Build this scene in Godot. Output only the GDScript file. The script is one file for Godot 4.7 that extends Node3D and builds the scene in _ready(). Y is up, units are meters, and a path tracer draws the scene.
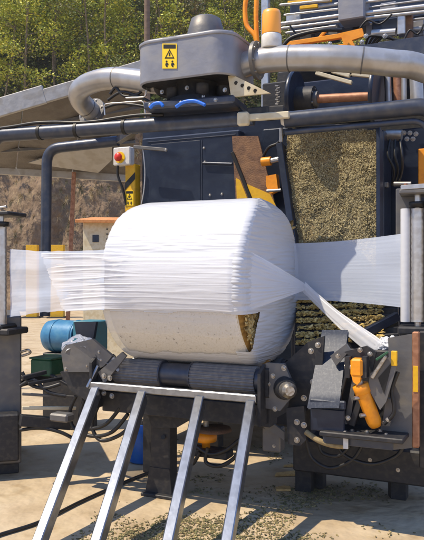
extends Node3D
# A round silage bale being wrapped in white film, seen from the discharge side of the wrapping machine.
# Metres, y up. The eye stands 1.6 m above the yard; the machine is turned by YAW about (-0.05, 0, -5).

const FOC := 700.0
const YAW := 25.0
var CY := cos(deg_to_rad(YAW))
var SY := sin(deg_to_rad(YAW))
var MB0 := Vector3(-0.05, 0, -5.0)
var RR: Vector3
var FF: Vector3
var rng := RandomNumberGenerator.new()
var origin := {}
var taken := {}
var mats := {}

# ---------------------------------------------------------------- geometry
class MB:
	var v := PackedVector3Array()
	var n := PackedVector3Array()
	var uv := PackedVector2Array()
	var ix := PackedInt32Array()
	func vert(p: Vector3, q: Vector3, t := Vector2.ZERO) -> int:
		v.append(p); n.append(q); uv.append(t)
		return v.size() - 1
	func tri(a: Vector3, b: Vector3, c: Vector3) -> void:
		var q := (b - a).cross(c - a).normalized()
		var i := vert(a, q); vert(b, q); vert(c, q)
		ix.append_array([i, i + 2, i + 1])
	func quad(a: Vector3, b: Vector3, c: Vector3, d: Vector3) -> void:
		var q := (c - a).cross(d - b).normalized()
		var i := vert(a, q, Vector2(0, 0)); vert(b, q, Vector2(1, 0)); vert(c, q, Vector2(1, 1)); vert(d, q, Vector2(0, 1))
		ix.append_array([i, i + 2, i + 1, i, i + 3, i + 2])
	func cquad(a: Vector3, b: Vector3, c: Vector3, d: Vector3, mid: Vector3) -> void:
		if (c - a).cross(d - b).dot((a + b + c + d) * 0.25 - mid) < 0:
			quad(d, c, b, a)
		else:
			quad(a, b, c, d)
	func box(xf: Transform3D, size: Vector3, bev := 0.004) -> void:
		var h := size * 0.5
		bev = minf(bev, minf(h.x, minf(h.y, h.z)) * 0.6)
		var m := xf.origin
		for ax in 3:
			var a1 := (ax + 1) % 3
			var a2 := (ax + 2) % 3
			for s in [-1.0, 1.0]:
				var c4 := []
				for st in [[-1, -1], [1, -1], [1, 1], [-1, 1]]:
					var p := Vector3.ZERO
					p[ax] = s * h[ax]; p[a1] = st[0] * (h[a1] - bev); p[a2] = st[1] * (h[a2] - bev)
					c4.append(xf * p)
				cquad(c4[0], c4[1], c4[2], c4[3], m)
			for s in [-1.0, 1.0]:
				for t in [-1.0, 1.0]:
					var e := []
					for k in [[0, -1], [0, 1], [1, 1], [1, -1]]:
						var p := Vector3.ZERO
						p[ax] = k[1] * (h[ax] - bev)
						p[a1] = s * (h[a1] if k[0] == 0 else h[a1] - bev)
						p[a2] = t * (h[a2] - bev if k[0] == 0 else h[a2])
						e.append(xf * p)
					cquad(e[0], e[1], e[2], e[3], m)
		for sx in [-1.0, 1.0]:
			for sy in [-1.0, 1.0]:
				for sz in [-1.0, 1.0]:
					var a := xf * Vector3(sx * h.x, sy * (h.y - bev), sz * (h.z - bev))
					var b := xf * Vector3(sx * (h.x - bev), sy * h.y, sz * (h.z - bev))
					var c := xf * Vector3(sx * (h.x - bev), sy * (h.y - bev), sz * h.z)
					if (b - a).cross(c - a).dot(a - m) < 0: tri(a, c, b)
					else: tri(a, b, c)
	func bar(a: Vector3, b: Vector3, w: float, h: float, up := Vector3.UP, bev := 0.004) -> void:
		var z := (b - a).normalized()
		var x := up.cross(z).normalized()
		var y := z.cross(x)
		box(Transform3D(Basis(x, y, z), (a + b) * 0.5), Vector3(w, h, a.distance_to(b)), bev)
	func tube(pts: Array, rad, sides := 14, caps := true) -> void:
		var k := pts.size()
		var t0: Vector3 = (pts[1] - pts[0]).normalized()
		var x := t0.cross(Vector3.UP if absf(t0.y) < 0.9 else Vector3.RIGHT).normalized()
		var first := v.size()
		var along := 0.0
		for i in k:
			var t: Vector3 = (pts[mini(i + 1, k - 1)] - pts[maxi(i - 1, 0)]).normalized()
			x = (x - t * x.dot(t)).normalized()
			var y := t.cross(x)
			var r: float = rad[i] if rad is Array else rad
			if i > 0: along += pts[i].distance_to(pts[i - 1])
			for j in sides + 1:
				var a := TAU * j / sides
				var d := x * cos(a) + y * sin(a)
				vert(pts[i] + d * r, d, Vector2(float(j) / sides, along))
		for i in k - 1:
			for j in sides:
				var a := first + i * (sides + 1) + j
				var b := a + sides + 1
				ix.append_array([a, b, a + 1, a + 1, b, b + 1])
		if caps:
			for e in [0, k - 1]:
				var q: Vector3 = (pts[0] - pts[1] if e == 0 else pts[k - 1] - pts[k - 2]).normalized()
				var c := vert(pts[e], q)
				for j in sides:
					var a := v[first + e * (sides + 1) + j]
					var b := v[first + e * (sides + 1) + j + 1]
					var ia := vert(a, q); var ib := vert(b, q)
					if e == 0: ix.append_array([c, ia, ib])
					else: ix.append_array([c, ib, ia])
	func lathe(xf: Transform3D, prof: Array, sides := 20, smooth := true) -> void:
		# prof: Vector2(radius, height) from the bottom up; sharp where a point repeats
		for i in prof.size() - 1:
			var p: Vector2 = prof[i]
			var q: Vector2 = prof[i + 1]
			if p.is_equal_approx(q): continue
			var nn := Vector2(q.y - p.y, p.x - q.x).normalized()
			var na := nn
			var nb := nn
			if smooth and i > 0 and not prof[i - 1].is_equal_approx(p):
				var o: Vector2 = prof[i - 1]
				na = (nn + Vector2(p.y - o.y, o.x - p.x).normalized()).normalized()
			if smooth and i < prof.size() - 2 and not prof[i + 2].is_equal_approx(q):
				var o2: Vector2 = prof[i + 2]
				nb = (nn + Vector2(o2.y - q.y, q.x - o2.x).normalized()).normalized()
			var f := v.size()
			for j in sides + 1:
				var a := TAU * j / sides
				var d := Vector3(cos(a), 0, sin(a))
				vert(xf * (d * p.x + Vector3.UP * p.y), (xf.basis * (d * na.x + Vector3.UP * na.y)).normalized())
				vert(xf * (d * q.x + Vector3.UP * q.y), (xf.basis * (d * nb.x + Vector3.UP * nb.y)).normalized())
			for j in sides:
				var a := f + j * 2
				ix.append_array([a, a + 2, a + 1, a + 1, a + 2, a + 3])
	func prism(poly: Array, xf: Transform3D, depth: float) -> void:
		# polygon in the xy plane of xf, front face at z = 0, back at z = -depth
		var pk := PackedVector2Array(poly)
		if not Geometry2D.is_polygon_clockwise(pk): pk.reverse()
		var t := Geometry2D.triangulate_polygon(pk)
		var zf := xf.basis.z.normalized()
		for side in 2:
			var nn := zf if side == 0 else -zf
			var f := v.size()
			for p in pk:
				vert(xf * Vector3(p.x, p.y, 0.0 if side == 0 else -depth), nn)
			for i in range(0, t.size(), 3):
				var a := t[i]; var b := t[i + 1]; var c := t[i + 2]
				var turn: bool = (v[f + b] - v[f + a]).cross(v[f + c] - v[f + a]).dot(nn) > 0
				if turn: ix.append_array([f + a, f + c, f + b])
				else: ix.append_array([f + a, f + b, f + c])
		for i in pk.size():
			var p := pk[i]
			var q := pk[(i + 1) % pk.size()]
			quad(xf * Vector3(p.x, p.y, 0), xf * Vector3(q.x, q.y, 0), xf * Vector3(q.x, q.y, -depth), xf * Vector3(p.x, p.y, -depth))
	func grid(pts: Array, cols: int, keep := PackedByteArray(), closed := false) -> void:
		# smooth grid; a cell whose keep byte is 0 is left out
		var rows := pts.size() / cols
		var f := v.size()
		for r in rows:
			for c in cols:
				var l: Vector3 = pts[r * cols + (c - 1 if c > 0 else (cols - 2 if closed else 0))]
				var q: Vector3 = pts[r * cols + (c + 1 if c < cols - 1 else (1 if closed else c))]
				var d: Vector3 = pts[maxi(r - 1, 0) * cols + c]
				var u: Vector3 = pts[mini(r + 1, rows - 1) * cols + c]
				var nn := (q - l).cross(u - d)
				vert(pts[r * cols + c], nn.normalized() if nn.length() > 1e-12 else Vector3.UP, Vector2(float(c) / (cols - 1), float(r) / (rows - 1)))
		for r in rows - 1:
			for c in cols - 1:
				if keep.size() > 0 and keep[r * cols + c] == 0: continue
				var a := f + r * cols + c
				ix.append_array([a, a + cols, a + 1, a + 1, a + cols, a + cols + 1])
	func mesh(shift := Vector3.ZERO) -> ArrayMesh:
		var w := PackedVector3Array()
		w.resize(v.size())
		for i in v.size(): w[i] = v[i] - shift
		var arr := []
		arr.resize(Mesh.ARRAY_MAX)
		arr[Mesh.ARRAY_VERTEX] = w; arr[Mesh.ARRAY_NORMAL] = n; arr[Mesh.ARRAY_TEX_UV] = uv; arr[Mesh.ARRAY_INDEX] = ix
		var m := ArrayMesh.new()
		m.add_surface_from_arrays(Mesh.PRIMITIVE_TRIANGLES, arr)
		return m

# a point that shows at photo pixel (x, y) at distance d along the view axis
func P(x: float, y: float, d: float) -> Vector3:
	return Vector3((x - 212.0) / FOC * d, 1.6 - (y - 270.0) / FOC * d, -d)
# a point in the machine's own frame: r to its right, u up, f towards its discharge side
func M(r: float, u: float, f: float) -> Vector3:
	return MB0 + RR * r + Vector3.UP * u + FF * f
# the point of the machine plane f that shows at pixel (x, y)
func Q(x: float, y: float, f: float) -> Vector3:
	var k := (x - 212.0) / FOC
	var d := (-MB0.z * CY + MB0.x * SY - f) / (CY + k * SY)
	return P(x, y, d)
# a point at height u of plane f under pixel column x
func QU(x: float, u: float, f: float) -> Vector3:
	var p := Q(x, 270, f)
	return Vector3(p.x, u, p.z)
func mbasis() -> Basis:
	return Basis(RR, Vector3.UP, FF)
func toM(p: Vector3) -> Vector3:
	var d := p - MB0
	return Vector3(d.dot(RR), p.y, d.dot(FF))
# polygon given by pixels on machine plane f, as a plate of some thickness
func plate(m: MB, px: Array, f: float, thick: float) -> void:
	var poly := []
	for p in px:
		var q := toM(Q(p[0], p[1], f))
		poly.append(Vector2(q.x, q.y))
	m.prism(poly, Transform3D(mbasis(), MB0 + FF * f), thick)
# upright block spanning a pixel rectangle of plane f, going back by thick
func block(m: MB, x0: float, y0: float, x1: float, y1: float, f: float, thick: float, bev := 0.006) -> void:
	var c := Q((x0 + x1) / 2, (y0 + y1) / 2, f)
	var w := Q(x0, (y0 + y1) / 2, f).distance_to(Q(x1, (y0 + y1) / 2, f))
	var h: float = absf(Q((x0 + x1) / 2, y0, f).y - Q((x0 + x1) / 2, y1, f).y)
	m.box(Transform3D(mbasis(), c - FF * thick * 0.5), Vector3(w, h, thick), bev)
func smooth_path(pts: Array, per := 6) -> Array:
	var o := []
	for i in pts.size() - 1:
		var a: Vector3 = pts[maxi(i - 1, 0)]
		var b: Vector3 = pts[i]
		var c: Vector3 = pts[i + 1]
		var d: Vector3 = pts[mini(i + 2, pts.size() - 1)]
		for k in per: o.append(b.cubic_interpolate(c, a, d, float(k) / per))
	o.append(pts[-1])
	return o
func fillet(pts: Array, rad: float, seg := 8) -> Array:
	var o := [pts[0]]
	for i in range(1, pts.size() - 1):
		var b: Vector3 = pts[i]
		var a: Vector3 = b + (pts[i - 1] - b).limit_length(rad)
		var c: Vector3 = b + (pts[i + 1] - b).limit_length(rad)
		for k in seg + 1:
			var t := float(k) / seg
			o.append(a * (1 - t) * (1 - t) + b * 2 * t * (1 - t) + c * t * t)
	o.append(pts[-1])
	return o

# ---------------------------------------------------------------- objects
func numbered(s: String) -> String:
	var k: int = taken.get(s, 0)
	taken[s] = k + 1
	return s if k == 0 else "%s_%03d" % [s, k]
func thing(called: String, label: String, cat: String, at := Vector3.ZERO, group := "") -> Node3D:
	var o := Node3D.new()
	o.name = numbered(called)
	add_child(o)
	o.position = at
	origin[o] = at
	o.set_meta("label", label); o.set_meta("category", cat)
	if group: o.set_meta("group", group)
	return o
func part(m: MB, called: String, mat: Material, parent: Node, label := "") -> MeshInstance3D:
	var o := MeshInstance3D.new()
	o.name = called
	o.mesh = m.mesh(origin.get(parent, Vector3.ZERO))
	o.material_override = mat
	parent.add_child(o, true)
	origin[o] = origin.get(parent, Vector3.ZERO)
	if label: o.set_meta("label", label)
	return o
func solo(m: MB, called: String, mat: Material, label: String, cat: String, at := Vector3.ZERO, group := "") -> MeshInstance3D:
	var o := MeshInstance3D.new()
	o.name = numbered(called)
	o.mesh = m.mesh(at)
	o.material_override = mat
	add_child(o)
	o.position = at
	origin[o] = at
	o.set_meta("label", label); o.set_meta("category", cat)
	if group: o.set_meta("group", group)
	return o
var bolt_mesh: ArrayMesh
func bolt(at: Vector3, dir: Vector3, size: float, parent: Node, mat: Material = null) -> void:
	if bolt_mesh == null:
		var m := MB.new()
		m.lathe(Transform3D(), [Vector2(1.5, 0), Vector2(1.5, 0.25), Vector2(1.5, 0.25), Vector2(0, 0.25)], 12)
		m.lathe(Transform3D(), [Vector2(1.0, 0.25), Vector2(1.0, 1.0), Vector2(1.0, 1.0), Vector2(0.8, 1.12), Vector2(0.8, 1.12), Vector2(0, 1.12)], 6, false)
		bolt_mesh = m.mesh()
	var o := MeshInstance3D.new()
	o.name = "bolt"
	o.mesh = bolt_mesh
	o.material_override = mat if mat else mats.bolt
	parent.add_child(o, true)
	var y := dir.normalized()
	var x := y.cross(Vector3(0.3, 0.9, 0.31)).normalized()
	o.transform = Transform3D(Basis(x, y, x.cross(y)).scaled(Vector3.ONE * size), at - origin.get(parent, Vector3.ZERO))
	o.basis = Basis(x, y, x.cross(y)) * 0.66 * size
func cyl(m: MB, a: Vector3, b: Vector3, r: float, sides := 18) -> void:
	m.tube([a, b], r, sides)

# ---------------------------------------------------------------- materials
func noise_tex(freq: float, ramp: Array, size := 512, oct := 4, sd := 1, kind := FastNoiseLite.TYPE_SIMPLEX_SMOOTH) -> NoiseTexture2D:
	var z := FastNoiseLite.new()
	z.seed = sd; z.frequency = freq; z.noise_type = kind; z.fractal_octaves = oct
	var t := NoiseTexture2D.new()
	t.width = size; t.height = size; t.seamless = true; t.noise = z
	var g := Gradient.new()
	var off := PackedFloat32Array()
	var col := PackedColorArray()
	for e in ramp:
		off.append(e[0]); col.append(e[1])
	g.offsets = off; g.colors = col
	t.color_ramp = g
	return t
func bump_tex(freq: float, strength: float, sd := 3, oct := 4) -> NoiseTexture2D:
	var z := FastNoiseLite.new()
	z.seed = sd; z.frequency = freq; z.fractal_octaves = oct
	var t := NoiseTexture2D.new()
	t.width = 512; t.height = 512; t.seamless = true; t.noise = z; t.as_normal_map = true; t.bump_strength = strength
	return t
func g3(r: float, g: float, b: float) -> Color:
	return Color(r / 255.0, g / 255.0, b / 255.0)
# a painted or bare surface: base colour, a second colour in patches (dust, rust, wear), roughness, metal
func sm(called: String, base: Color, second: Color, share: float, rough: float, metal := 0.0, scale := 1.6, bump: Texture2D = null, sd := 1) -> StandardMaterial3D:
	var s := StandardMaterial3D.new()
	s.resource_name = called
	var lo := 1.0 - share
	s.albedo_texture = noise_tex(0.012, [[0.0, base.darkened(0.08)], [maxf(lo - 0.22, 0.05), base], [lo, base.lerp(second, 0.55)], [1.0, second]], 512, 6, sd)
	s.roughness = rough
	s.metallic = metal
	s.uv1_triplanar = true
	s.uv1_world_triplanar = true
	s.uv1_scale = Vector3.ONE * scale
	if bump:
		s.normal_enabled = true
		s.normal_texture = bump
		s.normal_scale = 0.35
	mats[called] = s
	return s
func flat(called: String, c: Color, rough: float, metal := 0.0) -> StandardMaterial3D:
	var s := StandardMaterial3D.new()
	s.resource_name = called
	s.albedo_color = c; s.roughness = rough; s.metallic = metal
	mats[called] = s
	return s

func make_materials() -> void:
	var dent := bump_tex(0.02, 3.0, 5)
	var grain := bump_tex(0.08, 6.0, 9)
	sm("grey_paint", g3(134, 136, 144), g3(150, 148, 146), 0.35, 0.42, 0.15, 0.9, dent, 11)
	sm("tube_grey", g3(182, 181, 180), g3(156, 150, 142), 0.35, 0.34, 0.55, 0.8, dent, 12)
	sm("navy_tube", g3(62, 68, 82), g3(92, 92, 94), 0.3, 0.38, 0.35, 1.4, dent, 13)
	sm("dark_steel", g3(42, 43, 47), g3(70, 65, 60), 0.3, 0.55, 0.2, 3.1, dent, 14)
	sm("navy_panel", g3(30, 39, 58), g3(48, 56, 70), 0.3, 0.34, 0.15, 1.1, dent, 15)
	sm("dusty_blue", g3(34, 43, 60), g3(92, 92, 94), 0.24, 0.5, 0.2, 8.0, dent, 16)
	mats.dusty_blue.normal_scale = 0.1
	sm("plate_grey", g3(104, 103, 103), g3(124, 118, 108), 0.3, 0.5, 0.35, 1.3, dent, 17)
	sm("rust_brown", g3(112, 84, 66), g3(148, 112, 80), 0.4, 0.8, 0.0, 1.5, grain, 18)
	sm("orange_paint", g3(244, 156, 24), g3(224, 134, 30), 0.35, 0.45, 0.0, 2.0, dent, 19)
	sm("yellow_paint", g3(232, 180, 24), g3(206, 158, 40), 0.3, 0.5, 0.0, 2.0, dent, 20)
	sm("ramp_steel", g3(160, 165, 174), g3(132, 136, 144), 0.4, 0.3, 0.92, 2.2, dent, 71)
	mats.ramp_steel.normal_scale = 0.06
	sm("pale_wood", g3(206, 172, 112), g3(176, 140, 84), 0.35, 0.8, 0.0, 4.0, grain, 72)
	sm("aluminium", g3(206, 204, 200), g3(180, 174, 166), 0.35, 0.32, 0.8, 2.0, null, 22)
	sm("bolt", g3(186, 184, 180), g3(140, 128, 112), 0.4, 0.38, 0.85, 6.0, null, 23)
	sm("rubber", g3(98, 98, 101), g3(132, 128, 122), 0.33, 0.62, 0.0, 3.0, null, 24)
	sm("hose", g3(22, 23, 26), g3(50, 48, 46), 0.25, 0.45, 0.0, 3.0, null, 25)
	sm("beige", g3(206, 196, 168), g3(184, 168, 132), 0.35, 0.6, 0.0, 1.2, null, 26)
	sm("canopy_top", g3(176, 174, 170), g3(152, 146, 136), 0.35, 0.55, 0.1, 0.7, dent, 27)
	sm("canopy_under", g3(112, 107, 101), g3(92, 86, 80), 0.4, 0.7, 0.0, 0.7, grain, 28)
	sm("wood", g3(122, 102, 86), g3(96, 80, 68), 0.4, 0.85, 0.0, 1.2, grain, 29)
	sm("rust_roof", g3(214, 150, 92), g3(180, 112, 62), 0.4, 0.75, 0.0, 1.6, grain, 30)
	sm("motor_blue", g3(60, 124, 168), g3(92, 144, 172), 0.3, 0.42, 0.05, 1.6, dent, 31)
	sm("teal_paint", g3(64, 134, 156), g3(84, 128, 134), 0.3, 0.5, 0.0, 2.0, null, 32)
	sm("green_paint", g3(34, 84, 56), g3(70, 92, 70), 0.3, 0.5, 0.0, 2.0, null, 33)
	sm("plastic_blue", g3(20, 96, 190), g3(60, 110, 170), 0.25, 0.45, 0.0, 2.0, null, 34)
	sm("bright_blue", g3(36, 110, 220), g3(60, 120, 200), 0.2, 0.4, 0.0, 3.0, null, 35)
	sm("rust_shaft", g3(176, 128, 98), g3(138, 92, 66), 0.4, 0.5, 0.35, 3.0, null, 36)
	sm("white_plastic", g3(220, 218, 212), g3(196, 190, 178), 0.3, 0.5, 0.0, 2.0, null, 37)
	sm("olive_dust", g3(160, 142, 104), g3(132, 114, 80), 0.4, 0.85, 0.0, 3.0, grain, 38)
	mats.tube_grey.normal_scale = 0.15
	mats.orange_paint.normal_scale = 0.08
	mats.navy_tube.normal_scale = 0.15
	flat("red", g3(206, 44, 26), 0.35)
	flat("black", g3(18, 18, 18), 0.5)
	flat("sticker_yellow", g3(244, 206, 30), 0.45)
	var amber := flat("amber", g3(255, 168, 14), 0.22)
	amber.clearcoat_enabled = true
	# film
	var film := flat("film", g3(206, 208, 212), 0.28)
	film.backlight_enabled = true
	film.backlight = Color(0.35, 0.35, 0.36)
	film.normal_enabled = true
	film.normal_texture = bump_tex(0.012, 5.0, 44, 5)
	film.normal_scale = 0.3
	film.uv1_triplanar = true; film.uv1_world_triplanar = true
	film.uv1_scale = Vector3(0.7, 5.0, 0.7)
	var web := flat("film_web", Color(0.86, 0.9, 0.97, 0.6), 0.26)
	web.transparency = BaseMaterial3D.TRANSPARENCY_ALPHA
	var web2 := flat("film_fold", Color(0.95, 0.955, 0.97, 0.55), 0.28)
	web2.transparency = BaseMaterial3D.TRANSPARENCY_ALPHA
	var thin := flat("film_thin", Color(0.92, 0.92, 0.93, 0.74), 0.34)
	thin.transparency = BaseMaterial3D.TRANSPARENCY_ALPHA
	var sheer := flat("film_sheer", Color(0.95, 0.95, 0.95, 0.26), 0.3)
	sheer.transparency = BaseMaterial3D.TRANSPARENCY_ALPHA
	# bale skin under the film: pale mantle foil with dark specks of silage behind it
	var sk := StandardMaterial3D.new()
	sk.albedo_texture = noise_tex(0.055, [[0.0, g3(130, 108, 66)], [0.14, g3(178, 160, 120)], [0.25, g3(222, 213, 194)], [0.6, g3(234, 227, 212)], [1.0, g3(216, 206, 182)]], 512, 3, 51)
	sk.roughness = 0.5
	sk.uv1_triplanar = true; sk.uv1_world_triplanar = true; sk.uv1_scale = Vector3.ONE * 1.9
	sk.normal_enabled = true; sk.normal_texture = bump_tex(0.03, 5.0, 52); sk.normal_scale = 0.5
	mats.mantle = sk
	sm("silage", g3(178, 138, 68), g3(120, 88, 40), 0.4, 0.95, 0.0, 5.0, grain, 53)
	# chips: colour comes from each copy
	var ch := flat("chips", Color.WHITE, 0.85)
	ch.vertex_color_use_as_albedo = true
	var lf := flat("leaf", Color.WHITE, 0.6)
	lf.vertex_color_use_as_albedo = true
	lf.backlight_enabled = true
	lf.backlight = Color(0.45, 0.45, 0.2)
	sm("bark", g3(112, 97, 76), g3(150, 136, 112), 0.35, 0.9, 0.0, 1.4, grain, 55)
	# yard concrete
	var gr := StandardMaterial3D.new()
	gr.albedo_texture = noise_tex(0.006, [[0.0, g3(168, 149, 122)], [0.35, g3(184, 165, 137)], [0.6, g3(191, 173, 145)], [1.0, g3(198, 182, 155)]], 1024, 8, 61)
	gr.detail_enabled = true
	gr.detail_albedo = noise_tex(0.02, [[0.0, Color(0.78, 0.73, 0.65)], [0.35, Color(0.95, 0.94, 0.91)], [1.0, Color(1, 1, 1)]], 512, 6, 62)
	gr.detail_blend_mode = BaseMaterial3D.BLEND_MODE_MUL
	gr.roughness = 0.9
	gr.uv1_triplanar = true; gr.uv1_world_triplanar = true; gr.uv1_scale = Vector3.ONE * 0.23
	gr.uv2_triplanar = true; gr.uv2_world_triplanar = true; gr.uv2_scale = Vector3.ONE * 1.1
	gr.normal_enabled = true; gr.normal_texture = bump_tex(0.06, 8.0, 63, 6); gr.normal_scale = 0.2
	mats.yard = gr
	var ea := StandardMaterial3D.new()
	ea.albedo_texture = noise_tex(0.01, [[0.0, g3(84, 68, 52)], [0.3, g3(116, 96, 76)], [0.5, g3(132, 112, 90)], [0.65, g3(104, 86, 68)], [0.8, g3(150, 130, 102)], [1.0, g3(108, 100, 74)]], 1024, 8, 65)
	ea.roughness = 0.95
	ea.uv1_triplanar = true; ea.uv1_world_triplanar = true; ea.uv1_scale = Vector3(0.2, 0.13, 0.2)
	ea.normal_enabled = true; ea.normal_texture = bump_tex(0.03, 10.0, 66, 6); ea.normal_scale = 0.9
	mats.earth = ea

# ---------------------------------------------------------------- scene
func _ready() -> void:
	rng.seed = 7
	RR = Vector3(CY, 0, SY)
	FF = Vector3(-SY, 0, CY)
	var cam := Camera3D.new()
	cam.position = Vector3(0, 1.6, 0)
	cam.fov = rad_to_deg(2.0 * atan(270.0 / FOC))
	cam.near = 0.05; cam.far = 600.0
	cam.current = true
	add_child(cam)
	var env := Environment.new()
	env.background_mode = Environment.BG_SKY
	env.tonemap_mode = Environment.TONE_MAPPER_LINEAR
	env.tonemap_exposure = 1.28
	env.sdfgi_enabled = true; env.ssao_enabled = true; env.ssil_enabled = true
	var skm := ProceduralSkyMaterial.new()
	skm.sky_top_color = Color(0.42, 0.57, 0.82)
	skm.sky_horizon_color = Color(0.84, 0.87, 0.92)
	skm.sky_curve = 0.16
	skm.ground_bottom_color = Color(0.45, 0.4, 0.34)
	skm.ground_horizon_color = Color(0.6, 0.58, 0.55)
	var sky := Sky.new()
	sky.sky_material = skm
	env.sky = sky
	env.background_energy_multiplier = 1.15
	env.fog_enabled = true
	env.fog_density = 0.0008
	env.fog_light_color = Color(0.86, 0.88, 0.88)
	var we := WorldEnvironment.new()
	we.environment = env
	add_child(we)
	var sun := DirectionalLight3D.new()
	sun.name = "sun"
	sun.light_color = Color(1.0, 0.94, 0.84)
	sun.light_energy = 1.48
	sun.light_angular_distance = 0.5
	sun.shadow_enabled = true
	add_child(sun)
	sun.look_at_from_position(Vector3(-0.49, 0.86, 0.12) * 30.0, Vector3.ZERO)

	make_materials()
	make_ground()
	make_hill()
	make_trees()
	make_background_items()
	make_press()
	make_elevator()
	make_top_machinery()
	make_gantry()
	make_arm()
	make_table()
	make_bale()
	make_films()
	make_ramp()
	make_cutter()
	make_left_items()
	make_debris()

func make_ground() -> void:
	var m := MB.new()
	var pts := []
	var xs := 41
	for j in 41:
		for i in xs:
			pts.append(Vector3(lerpf(-60, 60, i / 40.0), 0, lerpf(20, -45, j / 40.0)))
	m.grid(pts, xs)
	var o := part(m, "ground", mats.yard, self)
	o.set_meta("kind", "structure")

var hz := FastNoiseLite.new()
func hill_y(x: float, t: float) -> Vector3:
	# t = 0 at the foot of the cut bank, 1 at its top edge, above that the wooded slope
	var z: float
	var y: float
	var wob := hz.get_noise_2d(x * 3.0, 7.0) * 1.4
	if t <= 1.0:
		z = -27.5 + wob - 2.6 * t
		y = -0.1 + (7.4 + hz.get_noise_2d(x * 5.0, 90.0) * 1.2) * t
	else:
		var s := t - 1.0
		z = -30.1 + wob * (1.0 - minf(s, 1.0)) - 34.0 * s
		y = 7.3 + hz.get_noise_2d(x * 5.0, 90.0) * 1.2 * maxf(0, 1 - s * 3) + 25.0 * s
	return Vector3(x, y, z)
func make_hill() -> void:
	hz.seed = 3; hz.frequency = 0.03; hz.fractal_octaves = 4
	var hf := FastNoiseLite.new()
	hf.seed = 21; hf.frequency = 0.35; hf.fractal_octaves = 5
	var m := MB.new()
	var pts := []
	var cols := 241
	for j in 111:
		var t := j / 60.0 if j <= 60 else 1.0 + (j - 60) / 25.0
		for i in cols:
			var p := hill_y(lerpf(-45, 45, i / 240.0), t)
			if j > 0:
				p.z += hf.get_noise_3d(p.x * 1.6, p.y * 0.5, 0) * 1.1 * (1.0 if t < 1.0 else 0.4)
				p.y += hf.get_noise_3d(p.x, p.y, 40) * 0.5
			pts.append(p)
	m.grid(pts, cols)
	var o := part(m, "hillside", mats.earth, self)
	o.set_meta("kind", "structure")

func leaf_cloud(m: MB, cols: PackedColorArray, mid: Vector3, rad: Vector3, count: int, size: float, tones: Array, r: RandomNumberGenerator) -> void:
	for k in count:
		var d := Vector3(r.randfn(), r.randfn(), r.randfn()).normalized() * pow(r.randf(), 0.45)
		var p := mid + d * rad
		var a := Vector3(r.randfn(), r.randfn() * 0.6, r.randfn()).normalized()
		var b := a.cross(Vector3(r.randfn(), r.randfn(), r.randfn())).normalized()
		var s := size * r.randf_range(0.6, 1.3)
		var tip := p + a * s
		var l := p + a * s * 0.5 + b * s * 0.27
		var q := p + a * s * 0.5 - b * s * 0.27
		var nn := a.cross(b).normalized()
		var i := m.vert(p, nn); m.vert(l, nn); m.vert(tip, nn); m.vert(q, nn)
		m.ix.append_array([i, i + 1, i + 2, i, i + 2, i + 3])
		var c: Color = tones[r.randi() % tones.size()]
		var v := r.randf_range(0.75, 1.3)
		c = Color(c.r * v, c.g * v, c.b * v)
		for z in 4: cols.append(c)
func coloured(m: MB, cols: PackedColorArray) -> ArrayMesh:
	var arr := []
	arr.resize(Mesh.ARRAY_MAX)
	arr[Mesh.ARRAY_VERTEX] = m.v; arr[Mesh.ARRAY_NORMAL] = m.n; arr[Mesh.ARRAY_INDEX] = m.ix; arr[Mesh.ARRAY_COLOR] = cols
	var am := ArrayMesh.new()
	am.add_surface_from_arrays(Mesh.PRIMITIVE_TRIANGLES, arr)
	return am
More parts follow.
